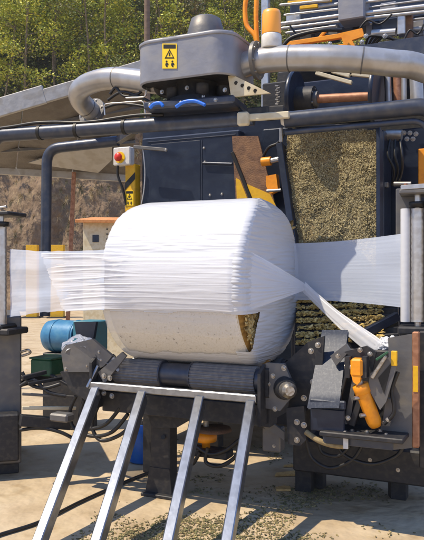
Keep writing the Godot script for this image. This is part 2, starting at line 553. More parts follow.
func make_trees() -> void:
	var r := RandomNumberGenerator.new()
	r.seed = 99
	var sunny := [Color(0.44, 0.45, 0.045), Color(0.36, 0.41, 0.045), Color(0.54, 0.5, 0.07), Color(0.25, 0.29, 0.04)]
	var deep := [Color(0.14, 0.17, 0.04), Color(0.18, 0.21, 0.05), Color(0.22, 0.23, 0.06), Color(0.14, 0.13, 0.05)]
	var dry := [Color(0.2, 0.16, 0.07), Color(0.13, 0.12, 0.045), Color(0.16, 0.17, 0.05), Color(0.1, 0.08, 0.04)]
	var kinds := []
	for k in 7:
		var t := Node3D.new()
		var m := MB.new()
		var lm := MB.new()
		var lc := PackedColorArray()
		var hgt := r.randf_range(6.5, 9.5)
		var lean := Vector3(r.randf_range(-0.9, 0.9), 0, r.randf_range(-0.4, 0.4))
		var pts := []
		var rad := []
		for i in 9:
			var u := i / 8.0
			pts.append(Vector3(0, hgt * u - 0.4, 0) + lean * u * u + Vector3(sin(u * 7 + k) * 0.12, 0, cos(u * 5 + k) * 0.12))
			rad.append(lerpf(0.075, 0.015, u))
		m.tube(pts, rad, 7)
		var tones: Array = [sunny, sunny, deep, dry, sunny, deep, sunny][k]
		for b in 16:
			var u := r.randf_range(0.22, 0.98)
			var base: Vector3 = pts[int(u * 8)].lerp(pts[mini(int(u * 8) + 1, 8)], fmod(u * 8, 1.0))
			var out := Vector3(r.randfn(), r.randf_range(0.1, 0.9), r.randfn()).normalized() * r.randf_range(0.8, 1.9) * (1.25 - u * 0.6)
			m.tube([base, base + out * 0.5 + Vector3(0, 0.08, 0), base + out], [0.028, 0.018, 0.008], 5, false)
			leaf_cloud(lm, lc, base + out, Vector3(0.75, 0.5, 0.75) * r.randf_range(0.6, 1.1), 150, 0.135, tones, r)
			leaf_cloud(lm, lc, base + out * 0.5, Vector3(0.5, 0.4, 0.5), 50, 0.13, tones, r)
		var tr := MeshInstance3D.new()
		tr.name = "trunk"; tr.mesh = m.mesh(); tr.material_override = mats.bark
		t.add_child(tr, true)
		var cr := MeshInstance3D.new()
		cr.name = "crown"; cr.mesh = coloured(lm, lc); cr.material_override = mats.leaf
		t.add_child(cr, true)
		kinds.append(t)
	var words := ["slender yellow-green tree in the wood above the dirt bank", "slender yellow-green tree in the wood above the dirt bank", "slender dark green tree in the wood above the dirt bank", "slender half-dry brownish tree in the wood above the dirt bank", "slender yellow-green tree in the wood above the dirt bank", "slender dark green tree in the wood above the dirt bank", "slender yellow-green tree in the wood above the dirt bank"]
	for row in 6:
		for i in 23:
			var t := 1.0 + 0.015 + row * 0.095 + r.randf_range(-0.02, 0.02)
			var dz := 31.0 + row * 3.2
			var x := lerpf(-0.5, 0.26, (i + r.randf()) / 23.0) * dz
			var p := hill_y(x, t)
			var k := r.randi() % 7
			var o: Node3D = kinds[k].duplicate()
			o.name = numbered("woodland_tree")
			add_child(o)
			o.position = p
			o.rotation.y = r.randf() * TAU
			o.scale = Vector3.ONE * r.randf_range(0.7, 1.15)
			o.set_meta("label", words[k]); o.set_meta("category", "tree")
			o.set_meta("group", {2: "dark green trees above the bank", 5: "dark green trees above the bank", 3: "half-dry trees above the bank"}.get(k, "yellow-green trees above the bank"))
	for t in kinds: t.free()
	# low growth between the trunks, and dry grass hanging on the bank: nobody could count it
	var cm := MB.new()
	var cc := PackedColorArray()
	leaf_cloud(cm, cc, Vector3(0, 0.35, 0), Vector3(0.6, 0.45, 0.6), 120, 0.15, [Color(0.6, 0.6, 0.6), Color(0.9, 0.9, 0.9), Color(1, 1, 1)], r)
	var mm := MultiMesh.new()
	mm.transform_format = MultiMesh.TRANSFORM_3D
	mm.use_colors = true
	mm.mesh = coloured(cm, cc)
	mm.instance_count = 3500
	for i in 3500:
		var t := 1.0 + pow(r.randf(), 1.3) * 0.75
		var dz := 30.0 + (t - 1.0) * 34.0
		var p := hill_y(r.randf_range(-0.52, 0.28) * dz, t)
		mm.set_instance_transform(i, Transform3D(Basis(Vector3.UP, r.randf() * TAU).scaled(Vector3.ONE * r.randf_range(0.6, 1.7)), p))
		var tone: Array = [sunny, deep, deep, dry][r.randi() % 4]
		mm.set_instance_color(i, tone[r.randi() % 4])
	var mi := MultiMeshInstance3D.new()
	mi.name = "undergrowth"; mi.multimesh = mm; mi.material_override = mats.leaf
	add_child(mi)
	mi.set_meta("kind", "stuff"); mi.set_meta("label", "low green undergrowth between the tree trunks on the hillside"); mi.set_meta("category", "undergrowth")
	var tm := MB.new()
	var tc := PackedColorArray()
	for k in 46:
		var a := r.randf() * TAU
		var root := Vector3(cos(a), 0, sin(a)) * 0.12 * r.randf()
		var tip := root + Vector3(r.randfn() * 0.2, r.randf_range(-0.5, 0.45), r.randf_range(0.05, 0.35))
		var side := Vector3(0.012, 0, 0)
		tm.tri(root - side, root + side, tip)
		for z in 3: tc.append(Color.WHITE * r.randf_range(0.6, 1.2))
	var gm := MultiMesh.new()
	gm.transform_format = MultiMesh.TRANSFORM_3D
	gm.use_colors = true
	gm.mesh = coloured(tm, tc)
	gm.instance_count = 300
	for i in 300:
		var t := 1.0 - 0.8 * pow(r.randf(), 1.6)
		var p := hill_y(r.randf_range(-0.36, -0.05) * 28.0, t)
		p.z += 0.35
		gm.set_instance_transform(i, Transform3D(Basis(Vector3.UP, r.randf_range(-0.6, 0.6)).scaled(Vector3.ONE * r.randf_range(0.3, 0.8)), p))
		gm.set_instance_color(i, [Color(0.34, 0.25, 0.13), Color(0.26, 0.19, 0.11), Color(0.4, 0.31, 0.17), Color(0.14, 0.12, 0.06)][r.randi() % 4])
	var gi := MultiMeshInstance3D.new()
	gi.name = "dry_grass"; gi.multimesh = gm; gi.material_override = mats.chips
	add_child(gi)
	gi.set_meta("kind", "stuff"); gi.set_meta("label", "dry straw-coloured grass hanging on the brown dirt bank"); gi.set_meta("category", "grass")

func make_background_items() -> void:
	# utility pole behind the drum
	var m := MB.new()
	var foot := P(147, 260, 26.0)
	foot.y = 0
	m.tube([foot - Vector3(0, 0.3, 0), foot + Vector3(0, 14, 0)], [0.13, 0.1], 12)
	solo(m, "wooden_pole", mats.wood, "tall brown wooden pole standing behind the grey drum", "pole", foot)
	# canopy: sloping sheet roof seen from below on the left
	var at := P(60, 150, 9.0)
	at.y = 0
	var c := thing("shed_roof", "sloping pale sheet roof on thin posts left of the machine", "roof", at)
	var a0 := P(-40, 122, 7.6)
	var a1 := P(150, 66, 7.6)
	var b0 := P(-40, 166, 9.4)
	var b1 := P(128, 176, 9.4)
	for i in 3:
		m = MB.new()
		var t0 := i / 3.0 + 0.003
		var t1 := (i + 1) / 3.0 - 0.003
		var q := [a0.lerp(a1, t0), a0.lerp(a1, t1), b0.lerp(b1, t1), b0.lerp(b1, t0)]
		var up: Vector3 = (q[1] - q[0]).cross(q[3] - q[0]).normalized() * 0.02
		if up.y < 0: up = -up
		m.quad(q[0], q[1], q[2], q[3]); m.quad(q[3] + up, q[2] + up, q[1] + up, q[0] + up)
		for k in 4: m.quad(q[k], q[k] + up, q[(k + 1) % 4] + up, q[(k + 1) % 4])
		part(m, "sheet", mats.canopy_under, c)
	m = MB.new()
	m.bar(a0 + Vector3(0, 0.02, 0.03), a0.lerp(a1, 0.45) + Vector3(0, 0.02, 0.03), 0.05, 0.2, Vector3.UP, 0.008)
	part(m, "fascia", mats.canopy_top, c)
	m = MB.new()
	m.bar(a0.lerp(a1, 0.45) + Vector3(0, 0.0, 0.03), a1 + Vector3(0, 0.0, 0.03), 0.05, 0.15, Vector3.UP, 0.008)
	part(m, "fascia", mats.canopy_top, c)
	for t in [0.3, 0.62]:
		m = MB.new()
		m.bar(a0.lerp(b0, t) - Vector3(0, 0.03, 0), a1.lerp(b1, t) - Vector3(0, 0.03, 0), 0.04, 0.04)
		part(m, "purlin", mats.plate_grey, c)
	m = MB.new()
	m.bar(b0 - Vector3(0, 0.03, 0), b1 - Vector3(0, 0.03, 0), 0.06, 0.1)
	part(m, "edge_beam", mats.canopy_top, c)
	for x in [72.0, -30.0]:
		m = MB.new()
		var top := P(x + 2, 172, 9.3)
		m.bar(Vector3(top.x - 0.12, 0, top.z), top, 0.05, 0.05, Vector3.BACK)
		part(m, "post", mats.rust_shaft, c)
	# lower folded flap, lit tan
	m = MB.new()
	var fl := [P(28, 163, 9.0), P(112, 137, 8.4), P(112, 160, 8.9), P(98, 173, 9.2), P(74, 168, 9.2)]
	for i in range(1, 4):
		m.tri(fl[0], fl[i], fl[i + 1])
		m.tri(fl[0] + Vector3(0, .02, -.02), fl[i + 1] + Vector3(0, .02, -.02), fl[i] + Vector3(0, .02, -.02))
	for i in 5: m.quad(fl[i], fl[i] + Vector3(0, .02, -.02), fl[(i + 1) % 5] + Vector3(0, .02, -.02), fl[(i + 1) % 5])
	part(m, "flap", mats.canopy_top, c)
	# beige cabinet with a rusty roof
	var cb := P(122, 250, 13.0)
	cb.y = 0
	var k := thing("control_cabinet", "beige control cabinet under a rusty orange roof", "cabinet", cb)
	var w := 1.3
	var top_u := 1.6 + (270 - 223) / FOC * 13.0
	m = MB.new()
	m.box(Transform3D(Basis(Vector3.UP, -0.2), Vector3(cb.x, top_u / 2, cb.z)), Vector3(w, top_u, 0.6), 0.01)
	part(m, "housing", mats.beige, k)
	m = MB.new()
	m.box(Transform3D(Basis(Vector3.UP, -0.2).rotated(Vector3.RIGHT, 0.12), Vector3(cb.x - 0.02, top_u + 0.05, cb.z + 0.05)), Vector3(w + 0.14, 0.06, 0.85), 0.008)
	part(m, "roof", mats.rust_roof, k)
	m = MB.new()
	var fwd := Basis(Vector3.UP, -0.2) * Vector3(0, 0, 1)
	var rgt := Basis(Vector3.UP, -0.2) * Vector3(1, 0, 0)
	m.box(Transform3D(Basis(Vector3.UP, -0.2), Vector3(cb.x, 0, cb.z) + fwd * 0.305 - rgt * 0.4 + Vector3(0, top_u - 0.3, 0)), Vector3(0.12, 0.13, 0.02), 0.003)
	part(m, "meter_window", mats.navy_panel, k)
	for i in 3:
		for j in 5:
			m = MB.new()
			var pc := Vector3(cb.x, 0, cb.z) + fwd * 0.303 + rgt * (-0.18 + i * 0.09) + Vector3(0, top_u - 0.13 - j * 0.09, 0)
			cyl(m, pc, pc + fwd * 0.012, 0.014, 8)
			part(m, "vent_hole", mats.dark_steel, k)
	# yellow blocks on the yard behind the film
	for e in [[27.0, 38.0, "yellow steel block behind the film, left of the hanging bar"], [51.0, 64.0, "yellow steel block behind the film, right of the hanging bar"]]:
		m = MB.new()
		var p0 := P((e[0] + e[1]) / 2, 245, 23.5)
		var hh: float = p0.y
		m.box(Transform3D(Basis(), Vector3(p0.x, hh / 2, p0.z)), Vector3((e[1] - e[0]) / FOC * 23.5, hh, 0.3), 0.01)
		var y := thing("yellow_block", e[2], "block", Vector3(p0.x, 0, p0.z))
		part(m, "post", mats.yellow_paint, y)
		m = MB.new()
		m.box(Transform3D(Basis(), Vector3(p0.x, 0.02, p0.z)), Vector3(0.6, 0.04, 0.6), 0.008)
		part(m, "foot_plate", mats.dark_steel, y)
	# blue electric motor with its green pump box, left of the bale
	var mo := P(62, 336, 7.2)
	var e2 := thing("electric_motor", "light blue electric motor lying beside the bale table", "motor", Vector3(mo.x, 0, mo.z))
	m = MB.new()
	var ax := RR
	var mp := mo - ax * 0.05
	m.lathe(Transform3D(Basis(FF, ax, FF.cross(ax)), mp - ax * 0.06), [Vector2(0, -0.1), Vector2(0.1, -0.09), Vector2(0.155, -0.04), Vector2(0.165, 0.02), Vector2(0.165, 0.34), Vector2(0.165, 0.34), Vector2(0, 0.34)], 28)
	part(m, "housing", mats.motor_blue, e2)
	for t in [0.0, 0.24]:
		m = MB.new()
		m.lathe(Transform3D(Basis(FF, ax, FF.cross(ax)), mp + ax * t), [Vector2(0.165, 0), Vector2(0.172, 0.004), Vector2(0.172, 0.02), Vector2(0.165, 0.024)], 28)
		part(m, "cover_band", mats.motor_blue, e2)
	m = MB.new()
	m.box(Transform3D(mbasis(), mp + ax * 0.4 + Vector3(0, 0.02, 0)), Vector3(0.22, 0.3, 0.3), 0.01)
	part(m, "terminal_box", mats.teal_paint, e2)
	m = MB.new()
	m.box(Transform3D(mbasis(), Vector3(mp.x, (mp.y - 0.165) / 2, mp.z) + ax * 0.15), Vector3(0.5, mp.y - 0.165, 0.26), 0.01)
	part(m, "stand", mats.dark_steel, e2)
	var gb := P(50, 366, 5.6)
	var e3 := thing("valve_box", "dark green valve box under the blue motor", "box", Vector3(gb.x, 0, gb.z))
	m = MB.new()
	m.box(Transform3D(mbasis(), gb), Vector3(0.2, 0.13, 0.24), 0.01)
	part(m, "body", mats.green_paint, e3)
	m = MB.new()
	m.box(Transform3D(mbasis(), gb + Vector3(0, 0.072, 0)), Vector3(0.215, 0.014, 0.255), 0.004)
	part(m, "lid", mats.green_paint, e3)
	m = MB.new()
	m.bar(gb + RR * 0.08 - Vector3(0, 0.05, 0) + FF * 0.1, P(92, 398, 5.2), 0.03, 0.02)
	part(m, "strut", mats.dark_steel, e3)
	m = MB.new()
	m.bar(gb - Vector3(0, 0.09, 0.05), P(20, 384, 5.9), 0.05, 0.05)
	part(m, "stay", mats.dark_steel, e3)

func make_press() -> void:
	var at := M(0.3, 0, -1.6)
	var k := thing("bale_press", "dark navy bale press standing behind the white bale", "machine", at)
	var m := MB.new()
	# chamber door facing us
	block(m, 140, 134, 238, 345, -0.95, 0.12, 0.012)
	part(m, "chamber_door", mats.navy_panel, k)
	m = MB.new()
	block(m, 150, 142, 200, 206, -0.945, 0.02, 0.006)
	part(m, "door_plate", mats.navy_panel, k)
	for e in [[204, 148], [205, 162], [222, 194], [210, 195], [160, 205]]:
		bolt(Q(e[0], e[1], -0.949), FF, 0.012, k)
	m = MB.new()
	m.tube([Q(203, 163, -0.93), Q(232, 164, -0.93)], 0.012, 8)
	part(m, "grab_rail", mats.navy_tube, k)
	for e in [[146, 138, 234, 138.8], [201, 140, 201.8, 205]]:
		m = MB.new()
		block(m, e[0], e[1], e[2], e[3], -0.944, 0.008, 0.001)
		part(m, "door_rib", mats.navy_tube, k)
	# side frame post in yellow with its sticker
	m = MB.new()
	block(m, 125, 164, 135, 345, -0.9, 0.1, 0.006)
	part(m, "frame_post", mats.yellow_paint, k)
	m = MB.new()
	plate(m, [[125, 222], [135, 208], [135, 222], [125, 236]], -0.897, 0.002)
	part(m, "hazard_stripe", mats.black, k)
	m = MB.new()
	plate(m, [[125, 183], [135, 172], [135, 179], [125, 190]], -0.897, 0.002)
	part(m, "hazard_stripe", mats.black, k)
	sticker(k, 129.5, 198, -0.896, 8.0, 15.0)
	# body of the press, behind the door
	m = MB.new()
	block(m, 138, 120, 290, 420, -1.08, 1.6, 0.02)
	part(m, "chamber", mats.navy_panel, k)
	m = MB.new()
	block(m, 272, 60, 460, 380, -2.4, 0.8, 0.02)
	part(m, "rear_chassis", mats.dark_steel, k)
	m = MB.new()
	block(m, 262, 128, 292, 380, -1.05, 0.1, 0.01)
	part(m, "side_frame", mats.navy_panel, k)
	m = MB.new()
	block(m, 376, 130, 384, 340, -1.15, 0.3, 0.006)
	part(m, "side_frame", mats.navy_panel, k)
	m = MB.new()
	block(m, 384, 128, 440, 345, -1.5, 0.3, 0.01)
	part(m, "side_panel", mats.navy_panel, k)
	# brown guide plate with yellow corner and diagonal dark strip, right of the door
	m = MB.new()
	plate(m, [[232, 136], [258, 136], [275, 205], [236, 205]], -0.88, 0.02)
	part(m, "guide_plate", mats.rust_brown, k)
	m = MB.new()
	plate(m, [[236, 178], [240, 180], [250, 205], [237, 205]], -0.876, 0.003)
	part(m, "painted_corner", mats.yellow_paint, k)
	m = MB.new()
	plate(m, [[247, 184], [270, 194], [276, 206], [253, 206]], -0.874, 0.005)
	part(m, "painted_corner", mats.yellow_paint, k)
	m = MB.new()
	m.bar(Q(232, 152, -0.87), Q(253, 205, -0.87), 0.03, 0.012, FF)
	part(m, "strap", mats.black, k)
	# orange lock and pins
	m = MB.new()
	cyl(m, Q(262, 162, -0.8), Q(271, 161, -0.8), 0.036)
	part(m, "lock_collar", mats.orange_paint, k)
	m = MB.new()
	cyl(m, Q(271, 161, -0.8), Q(284, 158, -0.8), 0.022)
	part(m, "lock_pin", mats.aluminium, k)
	m = MB.new()
	plate(m, [[266, 176], [276, 174], [278, 190], [270, 194], [266, 186]], -0.8, 0.06)
	part(m, "lock_arm", mats.orange_paint, k)
	m = MB.new()
	cyl(m, Q(267, 191, -0.78), Q(281, 190, -0.78), 0.012)
	part(m, "lock_pin", mats.aluminium, k)
	m = MB.new()
	m.tube(smooth_path([Q(262, 160, -0.9), Q(268, 148, -0.85), Q(278, 143, -0.85), Q(284, 134, -0.85)]), 0.012, 8)
	part(m, "hydraulic_hose", mats.hose, k)
	m = MB.new()
	cyl(m, Q(281, 128, -0.8), Q(281, 142, -0.8), 0.014)
	part(m, "hose_fitting", mats.aluminium, k)
	# right side pieces in the dark
	m = MB.new()
	cyl(m, Q(386, 135, -1.3), Q(402, 135, -1.3), 0.045)
	part(m, "oil_filter", mats.aluminium, k)
	for e in [[404, 133], [410, 133], [416, 134], [407, 139], [413, 139]]:
		bolt(Q(e[0], e[1], -1.25), FF, 0.02, k)
	m = MB.new()
	cyl(m, Q(394, 184, -1.2), Q(411, 184, -1.2), 0.02)
	part(m, "hose_coupling", mats.aluminium, k)
	m = MB.new()
	block(m, 383, 182, 388, 187, -1.2, 0.06, 0.004)
	part(m, "junction_cube", mats.aluminium, k)
	m = MB.new()
	block(m, 418, 148, 440, 190, -1.1, 0.12, 0.006)
	part(m, "warning_panel", mats.orange_paint, k)
	for i in 3:
		m = MB.new()
		m.tube(smooth_path([Q(390 + i * 5, 140, -1.2), Q(388 + i * 7, 155, -1.15), Q(394 + i * 4, 170, -1.18), Q(392 + i * 3, 185, -1.25)]), 0.011, 8)
		part(m, "hydraulic_hose", mats.hose, k)
	# emergency stop on its bracket
	var b := thing("emergency_stop", "grey emergency stop box with red mushroom button above the yellow post", "switch", Q(121, 156, -0.85))
	m = MB.new()
	block(m, 113, 147, 130, 165, -0.84, 0.08, 0.008)
	part(m, "housing", mats.white_plastic, b)
	m = MB.new()
	var bp := Q(120, 157.5, -0.839)
	m.lathe(Transform3D(Basis(RR, FF, RR.cross(FF)), bp), [Vector2(0.02, 0), Vector2(0.02, 0.02), Vector2(0.036, 0.022), Vector2(0.04, 0.034), Vector2(0.03, 0.046), Vector2(0, 0.05)], 20)
	part(m, "button", mats.red, b)
	m = MB.new()
	m.lathe(Transform3D(Basis(RR, FF, RR.cross(FF)), bp), [Vector2(0.052, 0), Vector2(0.052, 0.004), Vector2(0.052, 0.004), Vector2(0.02, 0.004)], 20)
	part(m, "collar", mats.sticker_yellow, b)
	m = MB.new()
	m.tube(smooth_path([Q(118, 165, -0.86), Q(118, 176, -0.87), Q(123, 190, -0.88), Q(126, 205, -0.9)]), 0.012, 8)
	part(m, "cable", mats.hose, b)
	# silver rod beside the door
	m = MB.new()
	m.tube(smooth_path([Q(143, 148, -0.8), Q(145, 170, -0.8), Q(144, 190, -0.8), Q(141, 206, -0.8)]), 0.006, 8)
	part(m, "control_rod", mats.aluminium, k)
	m = MB.new()
	m.bar(Q(134, 147, -0.8), Q(167, 150, -0.8), 0.03, 0.03)
	part(m, "lever", mats.plate_grey, k)
	bolt(Q(166, 150, -0.77), FF, 0.014, k)

# yellow safety sticker with a black triangle and pictograms
func sticker(parent: Node, x: float, y: float, f: float, w: float, h: float) -> void:
	var m := MB.new()
	plate(m, [[x - w / 2, y - h / 2], [x + w / 2, y - h / 2], [x + w / 2, y + h / 2], [x - w / 2, y + h / 2]], f + 0.002, 0.002)
	var s := part(m, "warning_label", mats.sticker_yellow, parent)
	m = MB.new()
	plate(m, [[x - w * 0.42, y - h * 0.46], [x + w * 0.42, y - h * 0.46], [x + w * 0.42, y - h * 0.3], [x - w * 0.42, y - h * 0.3]], f + 0.0035, 0.001)
	part(m, "printed_band", mats.black, s)
	m = MB.new()
	for e in [[[-0.34, 0.1], [-0.28, 0.1], [0.03, -0.24], [0.0, -0.28]], [[0.34, 0.1], [0.28, 0.1], [-0.03, -0.24], [0.0, -0.28]], [[-0.34, 0.1], [0.34, 0.1], [0.28, 0.05], [-0.28, 0.05]]]:
		var q := []
		for c in e: q.append([x + c[0] * w, y + c[1] * h])
		plate(m, q, f + 0.0035, 0.001)
	block(m, x - w * 0.05, y - h * 0.14, x + w * 0.05, y + h * 0.0, f + 0.0035, 0.001, 0.0)
	part(m, "printed_triangle", mats.black, s)
	m = MB.new()
	for e in [-0.2, 0.2]:
		var hd := Q(x + e * w, y + h * 0.22, f + 0.0025)
		cyl(m, hd, hd + FF * 0.001, 0.004 * w / 8.0, 10)
		plate(m, [[x + (e - 0.06) * w, y + h * 0.27], [x + (e + 0.1) * w, y + h * 0.28], [x + (e + 0.14) * w, y + h * 0.36], [x + (e + 0.05) * w, y + h * 0.36], [x + (e + 0.08) * w, y + h * 0.44], [x + (e - 0.02) * w, y + h * 0.44], [x + (e - 0.1) * w, y + h * 0.36]], f + 0.0035, 0.001)
	part(m, "printed_figures", mats.black, s)

func chip_mesh(sx: float, sy: float, sz: float) -> ArrayMesh:
	var m := MB.new()
	var pts := [Vector3(-sx, 0, -sz * 0.5), Vector3(-sx * 0.2, 0, -sz), Vector3(sx, 0, -sz * 0.3), Vector3(sx * 0.8, 0, sz * 0.7), Vector3(-sx * 0.5, 0, sz)]
	var top := Vector3(0, sy, 0)
	for i in 5:
		var a: Vector3 = pts[i]
		var b: Vector3 = pts[(i + 1) % 5]
		m.tri(a * 0.9 + top, b * 0.9 + top * 0.8, Vector3(sx * 0.1, sy * 1.3, 0))
		m.quad(b, b * 0.9 + top * 0.8, a * 0.9 + top, a)
	return m.mesh()
func scatter(called: String, label: String, cat: String, places: Array, size: Vector3, tones: Array, parent: Node = null, r := rng, slim := 1.0) -> void:
	# places: [position, normal]
	var mm := MultiMesh.new()
	mm.transform_format = MultiMesh.TRANSFORM_3D
	mm.use_colors = true
	mm.mesh = chip_mesh(size.x, size.y, size.z)
	mm.instance_count = places.size()
	var base: Vector3 = origin.get(parent, Vector3.ZERO) if parent else Vector3.ZERO
	for i in places.size():
		var y: Vector3 = (places[i][1] + Vector3(r.randfn(), r.randfn(), r.randfn()) * 0.28).normalized()
		var x := y.cross(Vector3(r.randfn(), r.randfn(), r.randfn())).normalized()
		var s := r.randf_range(0.5, 1.4)
		mm.set_instance_transform(i, Transform3D(Basis(x * s * r.randf_range(0.7, 1.6), y * s, x.cross(y) * s * slim), places[i][0] - base))
		var c: Color = tones[r.randi() % tones.size()]
		var v := r.randf_range(0.7, 1.25)
		mm.set_instance_color(i, Color(c.r * v, c.g * v, c.b * v))
	var o := MultiMeshInstance3D.new()
	o.name = called; o.multimesh = mm; o.material_override = mats.chips
	(parent if parent else self).add_child(o, true)
	o.set_meta("kind", "stuff")
	if parent == null:
		o.set_meta("label", label); o.set_meta("category", cat)

func make_elevator() -> void:
	var r := RandomNumberGenerator.new()
	r.seed = 12
	var k := thing("elevator_belt", "upright elevator belt caked with chopped yellow-brown crop", "conveyor", M(1.0, 0, -1.3))
	# tilted plane: foot nearer, head further back
	var bl := Q(288, 320, -0.64)
	var br := Q(377, 320, -0.64)
	var tl := Q(287, 132, -0.86)
	var trr := Q(377, 130, -0.86)
	var nn := (br - bl).cross(tl - bl).normalized()
	var m := MB.new()
	m.quad(bl, br, trr, tl)
	var back := -nn * 0.05
	m.quad(tl + back, trr + back, br + back, bl + back)
	m.quad(bl, tl, tl + back, bl + back); m.quad(br + back, trr + back, trr, br); m.quad(tl, trr, trr + back, tl + back)
	part(m, "belt", mats.olive_dust, k)
	m = MB.new()
	m.bar(br + RR * 0.02 - Vector3(0, 0.3, 0), trr + RR * 0.02, 0.03, 0.12, FF)
	part(m, "side_rail", mats.navy_panel, k)
	m = MB.new()
	m.bar(Q(281, 145, -0.83), Q(296, 250, -0.68), 0.05, 0.1, FF)
	part(m, "side_rail", mats.navy_panel, k)
	m = MB.new()
	cyl(m, tl - nn * 0.08, trr - nn * 0.08, 0.08, 20)
	part(m, "head_drum", mats.dark_steel, k)
	var cn := FastNoiseLite.new()
	cn.seed = 4; cn.frequency = 1.3; cn.fractal_octaves = 4
	var pl := []
	for i in 30000:
		var u := r.randf()
		var w := r.randf()
		var lump := cn.get_noise_2d(u * 3.0, w * 6.0)
		if lump < -0.25 and r.randf() < 0.7: continue
		pl.append([bl.lerp(br, u).lerp(tl.lerp(trr, u), w) + nn * (0.004 + maxf(0.0, lump) * 0.05 * r.randf()), nn])
	scatter("chopped_crop", "", "", pl, Vector3(0.0075, 0.0035, 0.003), [Color(0.38, 0.31, 0.15), Color(0.42, 0.35, 0.18), Color(0.34, 0.28, 0.14), Color(0.22, 0.18, 0.1), Color(0.5, 0.43, 0.25), Color(0.32, 0.27, 0.15)], k, r)
	# discharge conveyor with yellow crop lying on its slats, right of the bale
	var c := thing("floor_conveyor", "dark slatted conveyor strewn with yellow crop under the right film", "conveyor", M(1.0, 0, -0.5))
	m = MB.new()
	var c0 := Q(296, 356, -0.12)
	var c1 := Q(400, 350, -0.12)
	var c2 := Q(398, 300, -0.6)
	var c3 := Q(298, 300, -0.6)
	m.quad(c0, c1, c2, c3)
	var dn := Vector3(0, -0.06, 0)
	m.quad(c3 + dn, c2 + dn, c1 + dn, c0 + dn); m.quad(c0 + dn, c1 + dn, c1, c0); m.quad(c1 + dn, c2 + dn, c2, c1); m.quad(c3 + dn, c0 + dn, c0, c3)
	part(m, "bed", mats.dark_steel, c)
	var pl2 := []
	for i in 8:
		m = MB.new()
		var t := (i + 0.5) / 8.0
		var a := c0.lerp(c3, t) + Vector3(0, 0.02, 0)
		var b := c1.lerp(c2, t) + Vector3(0, 0.02, 0)
		m.bar(a, b, 0.035, 0.05)
		part(m, "slat", mats.dark_steel, c)
		for j in 420:
			var w := r.randf()
			if sin(w * 9 + i * 2.1) + r.randf() * 0.9 > -0.3:
				pl2.append([a.lerp(b, w * 0.85) + Vector3(0, 0.03 + r.randf() * 0.03, r.randfn() * 0.022), Vector3.UP])
	m = MB.new()
	m.bar(Q(352, 340, -0.1), Q(398, 316, -0.3), 0.05, 0.06)
	part(m, "side_bar", mats.navy_panel, c)
	for e in [[312, 352], [395, 345]]:
		m = MB.new()
		var p := Q(e[0], e[1], -0.5)
		m.bar(Vector3(p.x, 0, p.z), Vector3(p.x, p.y, p.z), 0.08, 0.08, Vector3.BACK)
		part(m, "leg", mats.dark_steel, c)
	scatter("crop_remains", "", "", pl2, Vector3(0.013, 0.007, 0.006), [Color(0.66, 0.47, 0.14), Color(0.56, 0.4, 0.12), Color(0.74, 0.58, 0.24), Color(0.4, 0.28, 0.1)], c, r)

